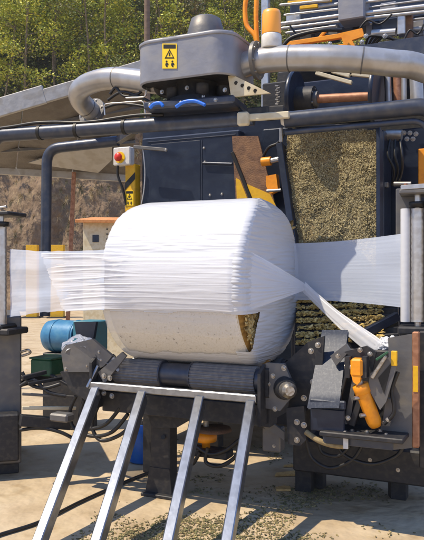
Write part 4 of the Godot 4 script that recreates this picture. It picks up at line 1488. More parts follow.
	m.prism([Vector2(-0.12, 0.0), Vector2(0.1, 0.0), Vector2(0.079, 0.2), Vector2(-0.079, 0.2)], Transform3D(mbasis(), lg + FF * 0.066), 0.012)
	var leg := part(m, "leg", mats.dark_steel, k)
	m = MB.new()
	cyl(m, Q(163, 437, 0.2), Q(163, 437, 0.1875), 0.016, 12)
	part(m, "pin_hole", mats.black, leg)
	m = MB.new()
	m.box(Transform3D(mbasis(), lg + Vector3(0, 0.012, 0)), Vector3(0.26, 0.024, 0.22), 0.004)
	part(m, "foot_plate", mats.dark_steel, k)
	for e in [[0.62, -0.4], [-0.62, -0.34]]:
		m = MB.new()
		m.bar(M(e[0], 0, e[1]), M(e[0], 0.62, e[1]), 0.12, 0.12, FF)
		part(m, "leg", mats.dark_steel, k)
	# beige valve block and small box under the bearing
	m = MB.new()
	block(m, 262, 428, 280, 452, 0.2, 0.1, 0.008)
	var vb := part(m, "valve_block", mats.plate_grey, k)
	bolt(Q(274, 446, 0.2), FF, 0.012, vb)
	m = MB.new()
	plate(m, [[258, 412], [284, 432], [284, 440], [258, 424]], 0.22, 0.02)
	part(m, "brace", mats.plate_grey, k)
	# rusty disc and orange valve under the table, with hoses
	var v := thing("hydraulic_valve", "orange hydraulic valve under the table seen between the ramp bars", "valve", Q(206, 436, 0.0))
	m = MB.new()
	var vc := Q(206, 436, 0.0)
	m.lathe(Transform3D(Basis(), vc), [Vector2(0.03, -0.1), Vector2(0.03, -0.04), Vector2(0.075, -0.035), Vector2(0.08, 0.0), Vector2(0.06, 0.03), Vector2(0.0, 0.035)], 20)
	part(m, "body", mats.orange_paint, v)
	m = MB.new()
	m.lathe(Transform3D(Basis(), vc + RR * 0.06 + Vector3(0, 0.055, 0)), [Vector2(0, -0.01), Vector2(0.13, -0.01), Vector2(0.13, -0.01), Vector2(0.12, 0.012), Vector2(0, 0.016)], 24)
	part(m, "hand_wheel", mats.rust_brown, v)
	m = MB.new()
	m.tube([vc + Vector3(0, 0.04, 0), vc + Vector3(0, 0.2, 0)], 0.02, 10)
	part(m, "stem", mats.bolt, v)
	m = MB.new()
	m.box(Transform3D(mbasis(), vc + Vector3(0, -0.11, 0) + RR * 0.04), Vector3(0.3, 0.06, 0.12), 0.01)
	part(m, "manifold", mats.dark_steel, v)
	for e in [[[190, 440], [186, 452], [192, 464], [200, 452]], [[208, 448], [206, 462], [220, 466], [236, 456], [240, 440]], [[196, 446], [210, 454], [226, 450], [244, 436]], [[100, 402], [92, 424], [100, 440], [118, 436], [132, 424], [140, 410]], [[76, 396], [70, 412], [74, 428], [92, 436], [112, 432], [128, 414]], [[84, 400], [80, 418], [90, 428], [106, 424], [120, 408]]]:
		m = MB.new()
		var pp := []
		for c in e: pp.append(Q(c[0], c[1], 0.08 if c[0] > 150 else 0.28))
		m.tube(smooth_path(pp, 8), 0.014, 10)
		part(m, "hydraulic_hose", mats.hose, k)
	# blue can behind the leg
	var bc := P(143, 460, 5.85)
	bc.y = 0
	var c2 := thing("blue_can", "blue plastic can on the yard behind the table leg", "can", bc)
	m = MB.new()
	m.lathe(Transform3D(Basis(), bc), [Vector2(0, 0.004), Vector2(0.105, 0.004), Vector2(0.12, 0.02), Vector2(0.12, 0.25), Vector2(0.1, 0.29), Vector2(0.05, 0.31), Vector2(0, 0.31)], 24)
	part(m, "body", mats.plastic_blue, c2)
	m = MB.new()
	m.lathe(Transform3D(Basis(), bc), [Vector2(0.035, 0.31), Vector2(0.035, 0.345), Vector2(0.03, 0.35), Vector2(0, 0.35)], 16)
	part(m, "cap", mats.dark_steel, c2)

const BR := 0.575
const BL := 0.5
const BU := 1.507
# outline of the film at angle phi (height) and loop position s in 0..1; returns [point(r,u,f), outward]
func loop_point(phi: float, s: float, grow: float) -> Array:
	var h := BR * sin(phi)
	var w := maxf(BR * cos(phi), 0.004)
	var a := BL - 0.1 * pow(absf(sin(phi)), 9.0) + 0.012
	var c := minf(0.04, w * 0.9)
	# rounded rectangle: start at the middle of the front, run to the right
	var straight_f := 2.0 * (a - c)
	var straight_e := 2.0 * (w - c)
	var arc := PI / 2 * c
	var total := 2 * straight_f + 2 * straight_e + 4 * arc
	var d := fposmod(s, 1.0) * total
	var p: Vector2
	var q: Vector2
	var segs := [straight_f / 2, arc, straight_e, arc, straight_f, arc, straight_e, arc, straight_f / 2]
	var i := 0
	while i < 8 and d > segs[i]:
		d -= segs[i]
		i += 1
	match i:
		0: p = Vector2(d, w); q = Vector2(0, 1)
		1: q = Vector2(sin(d / c), cos(d / c)); p = Vector2(a - c, w - c) + q * c
		2: p = Vector2(a, w - c - d); q = Vector2(1, 0)
		3: q = Vector2(cos(d / c), -sin(d / c)); p = Vector2(a - c, -w + c) + q * c
		4: p = Vector2(a - c - d, -w); q = Vector2(0, -1)
		5: q = Vector2(-sin(d / c), -cos(d / c)); p = Vector2(-a + c, -w + c) + q * c
		6: p = Vector2(-a, -w + c + d); q = Vector2(-1, 0)
		7: q = Vector2(-cos(d / c), sin(d / c)); p = Vector2(-a + c, w - c) + q * c
		_: p = Vector2(-a + c + d, w); q = Vector2(0, 1)
	# ends bulge a little
	if i == 2 or i == 6:
		var e := 1.0 - pow(absf(p.y) / maxf(w, 0.01), 2.0)
		p.x += signf(p.x) * 0.028 * e * pow(cos(phi), 2.0)
	return [Vector3(p.x + q.x * grow, h + BU + (sin(phi) * grow), p.y + q.y * grow), q]

func make_bale() -> void:
	var k := thing("silage_bale", "round silage bale half wrapped in white film on the rollers", "bale", M(0, BU - BR, 0))
	var m := MB.new()
	# mantle and ends of the bale itself
	var prof := [Vector2(0.0, -BL + 0.004), Vector2(BR - 0.07, -BL + 0.006), Vector2(BR - 0.03, -BL + 0.03), Vector2(BR - 0.014, -BL + 0.07)]
	for i in 9: prof.append(Vector2(BR - 0.008 + 0.0015 * sin(i * 2.4), lerpf(-BL + 0.15, BL - 0.12, i / 8.0)))
	prof.append_array([Vector2(BR - 0.014, BL - 0.07), Vector2(BR - 0.03, BL - 0.03)])
	m.lathe(Transform3D(Basis(FF, RR, Vector3.UP), M(0, BU, 0)), prof, 96)
	part(m, "mantle", mats.mantle, k, "pale speckled foil mantle showing below the white film")
	m = MB.new()
	m.lathe(Transform3D(Basis(FF, RR, Vector3.UP), M(0, BU, 0)), [Vector2(BR - 0.03, BL - 0.03), Vector2(BR - 0.07, BL - 0.006), Vector2(0, BL - 0.004)], 64)
	part(m, "end_face", mats.silage, k, "brown chopped silage showing at the bale end")
	# film: a stack of horizontal loops with pleats running round the bale
	var nz := FastNoiseLite.new()
	nz.seed = 5; nz.frequency = 1.0; nz.fractal_octaves = 2
	var nf := FastNoiseLite.new()
	nf.seed = 15; nf.frequency = 1.0; nf.fractal_octaves = 3
	var rows := 300
	var cols := 641
	var pts := []
	var meta := []
	for j in rows:
		var phi := deg_to_rad(lerpf(-84.0, 89.5, j / (rows - 1.0)))
		for i in cols:
			var s := float(i) / (cols - 1)
			var lp := loop_point(phi, s, 0.0)
			var p: Vector3 = lp[0]
			var h := p.y - BU
			var sl := absf(s - 0.5) * 2.0
			var rise := 1.0 - absf(nz.get_noise_2d(h * 26.0 + (s if s < 0.5 else s - 1.0) * 1.2, sl * 3.0)) * 2.2
			var fine := nf.get_noise_2d(h * 95.0, sl * 5.0)
			var band := exp(-pow((h - 0.02) / 0.22, 2.0))
			var amp := 0.0034 + 0.002 * band
			var g := 0.008 + maxf(rise, -0.2) * amp + fine * 0.0024
			p += Vector3(lp[1].x, 0, lp[1].y) * g
			p.y += 0.012 * smoothstep(0.2, 0.5, h)
			pts.append(M(p.x, p.y, p.z))
			meta.append(p)
	var ragged := PackedByteArray()
	for p in meta:
		var h: float = p.y - BU
		var edge: float = -0.175 + nz.get_noise_2d(p.x * 2.0, 50.0) * 0.03
		var on := true
		if p.x < BL - 0.1:
			on = not (p.z > 0.12 and h < edge)
		else:
			# right end: a brown wedge stays open below the edge
			var from_rim: float = sqrt(maxf(BR * BR - h * h, 0.0)) - p.z
			var wedge := 0.24 * clampf((h + 0.43) / 0.25, 0.0, 1.0)
			on = not (p.z > 0 and h < edge and h > -0.43 and from_rim < wedge)
		ragged.append(1 if on else 0)
	m = MB.new()
	m.grid(pts, cols, ragged, true)
	part(m, "film_wrap", mats.film, k, "white stretch film with level pleats round the bale")
	# single turns of sheer film low on the bale: [from degrees, to degrees, lowest, highest, ragged]
	for turn in [[-80.0, -14.0, -9.0, 9.0, "film_sheer"], [-80.0, -46.0, -9.0, -0.47, "film_thin"], [-30.0, -12.0, -0.25, 9.0, "film_sheer"], [-40.0, -12.0, -0.33, 9.0, "film_sheer"]]:
		var thin_pts := []
		var off: float = 0.003 + 0.0012 * (turn[2] + 9.0 if turn[2] < -1.0 else 2.0) + (0.001 if turn[3] < 0.0 else 0.0) + (0.0015 if turn[2] == -0.33 else 0.0)
		for j in 40:
			var phi := deg_to_rad(lerpf(turn[0], turn[1], j / 39.0))
			for i in cols:
				var lp := loop_point(phi, float(i) / (cols - 1), 0.0)
				var p: Vector3 = lp[0] + Vector3(lp[1].x, 0, lp[1].y) * (off + maxf(0.0, nf.get_noise_2d(phi * 22.0 + off * 900.0, i * 0.0075)) * 0.005)
				thin_pts.append(M(p.x, p.y, p.z))
		m = MB.new()
		var low := PackedByteArray()
		for i in thin_pts.size():
			var q := toM(thin_pts[i])
			var h := q.y - BU
			var jag := nz.get_noise_2d((i % cols) * 0.0125, turn[2] * 3.0) * 0.03
			low.append(1 if q.x < BL - 0.03 and q.z > 0 and h > turn[2] + jag and h < turn[3] + jag else 0)
		m.grid(thin_pts, cols, low, true)
		part(m, "film_turn", mats[turn[4]], k, "sheer turn of film over the lower bale")
	# loose bits of silage in the open wedge
	var r := RandomNumberGenerator.new()
	r.seed = 31
	var pl := []
	for i in 420:
		var f := r.randf_range(0.1, 0.5)
		var u := BU + r.randf_range(-0.42, -0.14)
		if f * f + (u - BU) * (u - BU) < 0.29:
			pl.append([M(BL + 0.004, u, f), RR])
	for i in 60:
		var a := r.randf_range(-0.25, 0.2)
		pl.append([M(BL - 0.02 + r.randf() * 0.03, BU + a + 0.25, -0.47 + r.randf() * 0.03), RR])
	scatter("silage_bits", "", "", pl, Vector3(0.018, 0.006, 0.008), [Color(0.44, 0.3, 0.1), Color(0.52, 0.38, 0.14), Color(0.28, 0.19, 0.06), Color(0.6, 0.46, 0.2)], k, r)
	# dark specks pressed against the mantle
	var sp := []
	for i in 80:
		var x := r.randf_range(-0.46, 0.42)
		var h := r.randf_range(-0.46, -0.17)
		if r.randf() > 0.45 + x: 
			if r.randf() < 0.5: continue
		var w := sqrt(BR * BR - h * h)
		sp.append([M(x, BU + h, w - 0.009), (FF * w + Vector3.UP * h).normalized()])
	scatter("pressed_specks", "", "", sp, Vector3(0.006, 0.0015, 0.003), [Color(0.2, 0.14, 0.05), Color(0.3, 0.24, 0.12), Color(0.38, 0.3, 0.15)], k, r)

func make_films() -> void:
	var nz := FastNoiseLite.new()
	nz.seed = 8; nz.frequency = 1.0; nz.fractal_octaves = 2
	# left web: from the roller to the bale front
	var a0 := P(10, 249, 5.36)
	var a1 := P(10, 317, 5.36)
	var b0 := M(-0.45, 1.735, 0.605)
	var b1 := M(-0.45, 1.335, 0.605)
	var m := MB.new()
	var pts := []
	for i in 61:
		var t := i / 60.0
		for j in 91:
			var w := j / 90.0
			var p := a0.lerp(b0, t).lerp(a1.lerp(b1, t), w)
			p.y += (w - 0.5) * 0.03 * sin(t * PI)
			p += FF * (nz.get_noise_2d(t * 1.0, w * 2.0) * 0.012 + nz.get_noise_2d(t * 1.2, w * 26.0) * 0.0006)
			p.y += nz.get_noise_2d(t * 5.0, 9.0 + floorf(w) * 5.0) * 0.008 * sin(t * PI)
			pts.append(p)
	m.grid(pts, 91)
	solo(m, "film_web", mats.film_web, "smooth bluish film stretched from the left dispenser to the bale", "film", (a0 + b1) * 0.5)
	# gathered strips over it, their left ends staggered along a slant
	m = MB.new()
	pts = []
	var rows := 111
	var cols := 201
	var tt := []
	for j in rows:
		var w := j / (rows - 1.0)
		for i in cols:
			var t := i / (cols - 1.0)
			var ww := 0.06 + w * 0.92
			var tw := minf(t / 0.42, 1.0)
			var p := a0.lerp(b0, tw).lerp(a1.lerp(b1, tw), ww)
			var outw := FF
			if t > 0.42:
				# from here the strips lie on the front of the bale
				var r := lerpf(-0.45, 0.47, (t - 0.42) / 0.58)
				var h := p.y - BU
				p = M(r, p.y, lerpf(0.605, sqrt(BR * BR - h * h) + 0.014, smoothstep(-0.45, -0.25, r)) - 0.02 * smoothstep(0.43, 0.5, r))
			var begin := 0.13 + w * 0.105
			var fold := absf(fposmod(w * 9.0 + nz.get_noise_2d(t * 1.4, w * 5.0) * 0.5, 1.0) - 0.5) * 2.0
			var swell := smoothstep(begin, begin + 0.1, t) * (1.0 - 0.72 * smoothstep(0.36, 0.62, t))
			p += outw * (0.004 + (pow(fold, 5.0) * 0.0075 + nz.get_noise_2d(t * 1.5, w * 40.0) * 0.003) * swell)
			p.y += pow(fold, 2.0) * 0.003 * swell
			pts.append(p)
			tt.append([t, w])
	var on := PackedByteArray()
	for e in tt:
		on.append(1 if e[0] > 0.15 + e[1] * 0.105 + nz.get_noise_2d(e[1] * 9.0, 2.0) * 0.008 else 0)
	m.grid(pts, cols, on)
	solo(m, "film_strips", mats.film_fold, "gathered white film strips in front of the left film, running onto the bale", "film", (a0 + b1) * 0.5)
	# right web: from behind the bale end to the right roller
	var c0 := M(0.30, 1.80, -0.5)
	var c1 := M(0.30, 1.37, -0.5)
	var d0 := P(407, 233, 4.44)
	var d1 := P(407, 308, 4.44)
	m = MB.new()
	pts = []
	for i in 61:
		var t := i / 60.0
		for j in 91:
			var w := j / 90.0
			var p := c0.lerp(d0, t).lerp(c1.lerp(d1, t), w)
			p += FF * (nz.get_noise_2d(t * 0.8, 20 + w * 0.8) * 0.012 + nz.get_noise_2d(t * 1.2 + 7.0, w * 30.0) * 0.0007)
			p.y += sin(t * PI) * (w - 0.5) * 0.04
			pts.append(p)
	m.grid(pts, 91)
	solo(m, "film_web", mats.film_web, "smooth bluish film stretched from behind the bale to the right dispenser", "film", (c0 + d1) * 0.5)
	# tail: pleats over the end drawn together, then a rope down to the cutter
	var g := M(0.64, 1.48, -0.3)
	var tail_end := P(379, 350, 4.42)
	m = MB.new()
	pts = []
	for i in 61:
		var t := i / 60.0
		for j in 61:
			var w := j / 60.0
			var h := lerpf(0.235, -0.172, w)
			var deep := sqrt(BR * BR - h * h)
			var start := M(0.468, BU + h, deep + 0.005)
			var rim := M(BL + 0.045, BU + h * 0.97, deep - 0.0)
			var gath := g + Vector3.UP * (0.5 - w) * 0.05
			var p := start * (1 - t) * (1 - t) + rim * 2 * t * (1 - t) + gath * t * t
			p += RR * (0.004 + (absf(fposmod(w * 13.0 + nz.get_noise_2d(w * 9.0, t) * 0.6, 1.0) - 0.5) * 0.008 + nz.get_noise_2d(w * 30.0, t * 2.0) * 0.003) * sin(t * PI))
			pts.append(p)
	m.grid(pts, 61)
	solo(m, "film_fan", mats.film_fold, "pleated white film drawn together over the right end of the bale", "film", g)
	m = MB.new()
	pts = []
	for i in 41:
		var t := i / 40.0
		var c := g.lerp(tail_end, t) - Vector3(0, sin(t * PI) * 0.02, 0)
		var hw := lerpf(0.035, 0.058, smoothstep(0.0, 1.0, t))
		var ax := (tail_end - g).normalized()
		var up := (Vector3.UP - ax * ax.y).normalized()
		var fw := ax.cross(up)
		for j in 41:
			var a := TAU * j / 40.0
			var flute := 1.0 + 0.09 * sin(a * 7.0 + t * 2.0) + 0.06 * sin(a * 11.0 - t * 5.0)
			pts.append(c + (up * cos(a) * hw + fw * sin(a) * hw * 0.18) * flute)
	m.grid(pts, 41, PackedByteArray(), true)
	solo(m, "film_tail", mats.film_fold, "twisted white film tail running from the bale down to the cutter", "film", g)
	# bunch held in the cutter
	m = MB.new()
	pts = []
	for i in 33:
		var th := PI * i / 32.0
		for j in 49:
			var a := TAU * j / 48.0
			var d := Vector3(sin(th) * cos(a), cos(th), sin(th) * sin(a))
			var rr := 1.0 + 0.42 * nz.get_noise_3d(d.x * 2.4, d.y * 2.4, d.z * 2.4) + 0.18 * nz.get_noise_3d(d.x * 8.0, d.y * 8.0, d.z * 8.0 + 4.0)
			pts.append(P(390, 346, 4.42) + (RR * d.x * 0.085 + Vector3.UP * d.y * 0.055 + FF * d.z * 0.05) * rr)
	m.grid(pts, 49, PackedByteArray(), true)
	solo(m, "film_bunch", mats.film, "crumpled bunch of white film held in the right cutter", "film", P(390, 346, 4.42))
	# scraps lying on the left bracket
	m = MB.new()
	pts = []
	for i in 31:
		for j in 41:
			var u := j / 40.0
			var w := i / 30.0
			var px := lerpf(62, 119, u)
			var py := 344.0 - sin(clampf(u * 1.5, 0, 1) * PI) * 9.0 + maxf(0.0, u - 0.55) * 34.0 + w * 12.0
			var p := Q(px, py, 0.36 - w * 0.0 + (1 - w) * -0.12)
			p += FF * nz.get_noise_2d(u * 5.0, w * 1.5) * 0.02 + Vector3.UP * nz.get_noise_2d(u * 5.0 + 5, w * 2.0) * 0.02
			pts.append(p)
	var torn := PackedByteArray()
	for i in pts.size(): torn.append(1 if nz.get_noise_2d((i / 41) * 0.22, (i % 41) * 0.12 + 30) > -0.35 else 0)
	m.grid(pts, 41, torn)
	solo(m, "film_scrap", mats.film, "torn white film scrap lying over the left cutter bracket", "film", Q(90, 345, 0.36))

func make_ramp() -> void:
	var k := thing("unloading_ramp", "bright bare steel ramp of four square bars leaning from the roller", "ramp", M(0, 0, 0.8))
	var m := MB.new()
	var a := Q(90, 386, 0.4)
	var b := Q(257, 397.5, 0.4)
	var u := (a.y + b.y) / 2
	a.y = u; b.y = u
	m.bar(a, b, 0.05, 0.05, Vector3.UP, 0.006)
	part(m, "top_bar", mats.ramp_steel, k)
	for e in [[96, 37], [142.5, 92], [200, 162], [251, 220]]:
		m = MB.new()
		var p := Q(e[0], 392, 0.405)
		p.y = u - 0.02
		var foot := QU(e[1], 0.035, 1.37)
		var lo := p - Vector3(0, 0.025, 0)
		m.bar(lo, foot, 0.058, 0.1, Vector3.UP, 0.006)
		var bar := part(m, "bar", mats.ramp_steel, k)
		m = MB.new()
		m.box(Transform3D(mbasis(), Vector3(foot.x, 0.012, foot.z)), Vector3(0.09, 0.02, 0.1), 0.004)
		part(m, "foot_pad", mats.rubber, bar)
	for r in [Q(96, 386, 0.34), Q(251, 396, 0.34)]:
		m = MB.new()
		m.bar(Vector3(r.x, u + 0.01, r.z) + FF * 0.035, M(toM(r).x, 0.72, 0.26), 0.012, 0.07, RR)
		part(m, "hook_plate", mats.ramp_steel, k)
	m = MB.new()
	m.bar(Q(88, 388, 0.42), Q(99, 366, 0.36), 0.02, 0.05, FF)
	part(m, "end_stop", mats.ramp_steel, k)

func make_cutter() -> void:
	var at := QU(360, 0, 0.3)
	var k := thing("film_cutter", "film cutter with an orange hydraulic cylinder right of the bale", "cutter", at)
	var m: MB
	# platform
	m = MB.new()
	var pc := Q(362, 436, 0.34)
	m.box(Transform3D(mbasis(), pc - FF * 0.12), Vector3(0.5, 0.03, 0.34), 0.006)
	part(m, "platform", mats.dark_steel, k)
	m = MB.new()
	m.box(Transform3D(mbasis(), pc - FF * 0.3 - Vector3(0, 0.06, 0)), Vector3(0.4, 0.1, 0.2), 0.006)
	part(m, "platform_support", mats.dark_steel, k)
	m = MB.new()
	block(m, 322, 437, 392, 447, 0.33, 0.02, 0.005)
	part(m, "platform_skirt", mats.navy_tube, k)
	for e in [[352, 424], [358, 426], [362, 428], [367, 425], [380, 424], [386, 428], [345, 427], [384, 416]]:
		bolt(Q(e[0], e[1] + 7, 0.30), Vector3.UP, 0.016, k)
	m = MB.new()
	block(m, 343, 436, 348, 449, 0.36, 0.008, 0.002)
	part(m, "cable_strip", mats.white_plastic, k)
	# orange cylinder
	var c0 := Q(375, 424, 0.3)
	var c1 := Q(360, 384, 0.34)
	var c2 := Q(356, 370, 0.355)
	m = MB.new()
	var d := (c1 - c0).normalized()
	m.lathe(Transform3D(Basis(d.cross(RR).normalized().cross(d) * -1.0, d, d.cross(RR).normalized()), c0), [Vector2(0, -0.02), Vector2(0.03, -0.018), Vector2(0.04, 0.0), Vector2(0.044, 0.02), Vector2(0.044, c0.distance_to(c1) - 0.06), Vector2(0.044, c0.distance_to(c1) - 0.06), Vector2(0.05, c0.distance_to(c1) - 0.055), Vector2(0.05, c0.distance_to(c1) - 0.005), Vector2(0.044, c0.distance_to(c1)), Vector2(0.044, c0.distance_to(c1)), Vector2(0.03, c0.distance_to(c1)), Vector2(0, c0.distance_to(c1))], 24)
	var cyl_o := part(m, "hydraulic_cylinder", mats.orange_paint, k)
	for t in [0.06, 0.17]:
		m = MB.new()
		var pf: Vector3 = c0 + d * t - RR * 0.03 + FF * 0.03
		cyl(m, pf, pf + (FF - RR).normalized() * 0.035, 0.013, 10)
		part(m, "port_fitting", mats.bolt, cyl_o)
	m = MB.new()
	m.tube([c1 - d * 0.01, c2], 0.024, 16)
	part(m, "piston_rod", mats.bolt, cyl_o)
	m = MB.new()
	block(m, 350, 359, 362, 377, 0.40, 0.085, 0.012)
	var cl := part(m, "clevis", mats.orange_paint, cyl_o)
	m = MB.new()
	plate(m, [[351, 374], [361, 374], [360, 382], [357, 385], [353, 382]], 0.395, 0.07)
	part(m, "clevis_neck", mats.orange_paint, cyl_o)
	m = MB.new()
	m.tube([Q(345, 367, 0.36), Q(366, 367, 0.36)], 0.02, 12)
	part(m, "clevis_pin", mats.bolt, cl)
	for e in [[347, 367], [364, 367]]:
		m = MB.new()
		plate(m, [[e[0] - 2.5, 357], [e[0] + 2.5, 357], [e[0] + 2.5, 378], [e[0] - 2.5, 378]], 0.38, 0.07)
		part(m, "lug", mats.dark_steel, k)
	m = MB.new()
	block(m, 290, 446, 440, 480, -0.2, 0.5, 0.012)
	part(m, "chassis_skirt", mats.dark_steel, k)
	for e in [[312, 458], [370, 460], [398, 470]]:
		bolt(Q(e[0], e[1], -0.2), FF, 0.014, k)
	for x in [318, 400]:
		m = MB.new()
		m.bar(QU(x, 0, -0.5), QU(x, 0.3, -0.5), 0.1, 0.1, FF)
		part(m, "foot", mats.dark_steel, k)
	for e in [[[306, 440], [312, 458], [330, 468], [352, 460], [362, 446]], [[334, 440], [346, 456], [372, 464], [396, 456], [404, 444]], [[318, 436], [322, 452], [338, 456], [350, 446]], [[346, 424], [340, 404], [344, 384], [350, 366]], [[384, 424], [394, 412], [392, 390], [398, 372]]]:
		m = MB.new()
		var pp := []
		for c in e: pp.append(Q(c[0], c[1], 0.16 if e[0][1] > 430 else 0.31))
		m.tube(smooth_path(pp, 8), 0.012, 8)
		part(m, "hydraulic_hose", mats.hose, k)
	for e in [[[330, 356], [346, 344], [350, 350], [336, 366]], [[366, 398], [378, 420], [372, 424], [360, 404]], [[352, 380], [356, 380], [350, 424], [344, 424]], [[386, 398], [394, 400], [390, 426], [382, 426]]]:
		m = MB.new()
		plate(m, e, 0.26, 0.03)
		part(m, "bracket", mats.plate_grey, k)
	for e in [[338, 356], [372, 418], [348, 418], [388, 420], [370, 354], [360, 350]]:
		bolt(Q(e[0], e[1], 0.31), FF, 0.016, k)
	# knife arms: dark triangular plates
	m = MB.new()
	plate(m, [[344, 352], [366, 346], [376, 352], [372, 372], [366, 360], [350, 356]], 0.3, 0.03)
	part(m, "knife_arm", mats.dark_steel, k)
	m = MB.new()
	plate(m, [[370, 374], [394, 352], [398, 362], [386, 402], [380, 410], [368, 388]], 0.34, 0.025)
	part(m, "knife_arm", mats.plate_grey, k)
	m = MB.new()
	plate(m, [[378, 378], [392, 362], [384, 394]], 0.346, 0.005)
	part(m, "slot", mats.black, k)
	m = MB.new()
	m.bar(Q(372, 378, 0.36), Q(386, 356, 0.36), 0.02, 0.03, FF)
	part(m, "blade", mats.bolt, k)
	m = MB.new()
	block(m, 391, 351, 397, 366, 0.35, 0.02, 0.003)
	part(m, "yellow_tag", mats.yellow_paint, k)
	m = MB.new()
	m.bar(Q(376, 360, 0.37), Q(388, 352, 0.37), 0.015, 0.01, FF)
	part(m, "green_wire", mats.green_paint, k)
	m = MB.new()
	m.bar(Q(362, 395, 0.25), Q(352, 425, 0.25), 0.04, 0.05, FF)
	part(m, "link", mats.dark_steel, k)
	m = MB.new()
	block(m, 338, 350, 402, 430, 0.12, 0.04, 0.008)
	part(m, "back_plate", mats.dark_steel, k)
	# grey guard at the right
	var g := thing("side_guard", "tall grey steel guard with a yellow edge at the right", "guard", QU(405, 0, 0.2))
	m = MB.new()
	plate(m, [[388, 338], [412, 334], [412, 448], [392, 450], [380, 430], [390, 400]], 0.2, 0.02)
	part(m, "panel", mats.plate_grey, g)
	m = MB.new()
	block(m, 412, 332, 419, 448, 0.21, 0.05, 0.006)
	part(m, "edge_tube", mats.rust_shaft, g)
	m = MB.new()
	block(m, 413, 366, 418, 392, 0.215, 0.004, 0.001)
	part(m, "yellow_edge", mats.yellow_paint, g)
	m = MB.new()
	block(m, 419, 332, 450, 470, 0.1, 0.06, 0.006)
	part(m, "rear_panel", mats.dark_steel, g)
	# dusty blue chute between bale and cutter
	var c := thing("bale_chute", "dusty dark blue curved chute plate beside the bale end", "chute", QU(325, 0, 0.3))
	m = MB.new()
	var pts := []
	for i in 25:
		var t := i / 24.0
		for j in 13:
			var w := j / 12.0
			var px := lerpf(lerpf(322, 336, t * 0.0) , 348, w) - t * 12.0 + (w - 0.5) * t * 6.0
			var py := lerpf(330, 408, t)
			var f := 0.02 + 0.38 * pow(t, 0.8)
			if t > 0.86: f = 0.02 + 0.38 * pow(0.86, 0.8) + (t - 0.86) * 0.2
			pts.append(Q(px, py, f))
	m.grid(pts, 13)
	var back := []
	for p in pts: back.append(p - FF * 0.025 - Vector3(0, 0.012, 0))
	m.grid(back, 13)
	part(m, "curved_sheet", mats.dusty_blue, c)
	m = MB.new()
	block(m, 309, 400, 345, 409, 0.37, 0.03, 0.008)
	part(m, "front_lip", mats.dusty_blue, c)
	m = MB.new()
	block(m, 310, 409, 344, 432, 0.34, 0.03, 0.006)
	part(m, "apron", mats.navy_panel, c)
	m = MB.new()
	block(m, 324, 430, 346, 436, 0.34, 0.03, 0.004)
	part(m, "step", mats.plate_grey, c)
	# dark arm plate beside the bearing
	var s := thing("lift_arm", "dark lift arm plate with bolts beside the roller bearing", "arm", QU(305, 0, 0.2))
	m = MB.new()
	plate(m, [[284, 364], [308, 342], [324, 336], [322, 372], [312, 408], [300, 414], [288, 408], [292, 384]], 0.22, 0.03)
	part(m, "arm_plate", mats.dark_steel, s)
	for e in [[311, 351], [313, 382], [304, 398], [318, 345]]:
		bolt(Q(e[0], e[1], 0.22), FF, 0.02, s)
	m = MB.new()
	m.tube(smooth_path([Q(306, 432, 0.3), Q(318, 440, 0.32), Q(332, 445, 0.3), Q(345, 446, 0.28)]), 0.018, 10)
	part(m, "yellow_hose", mats.olive_dust, s)

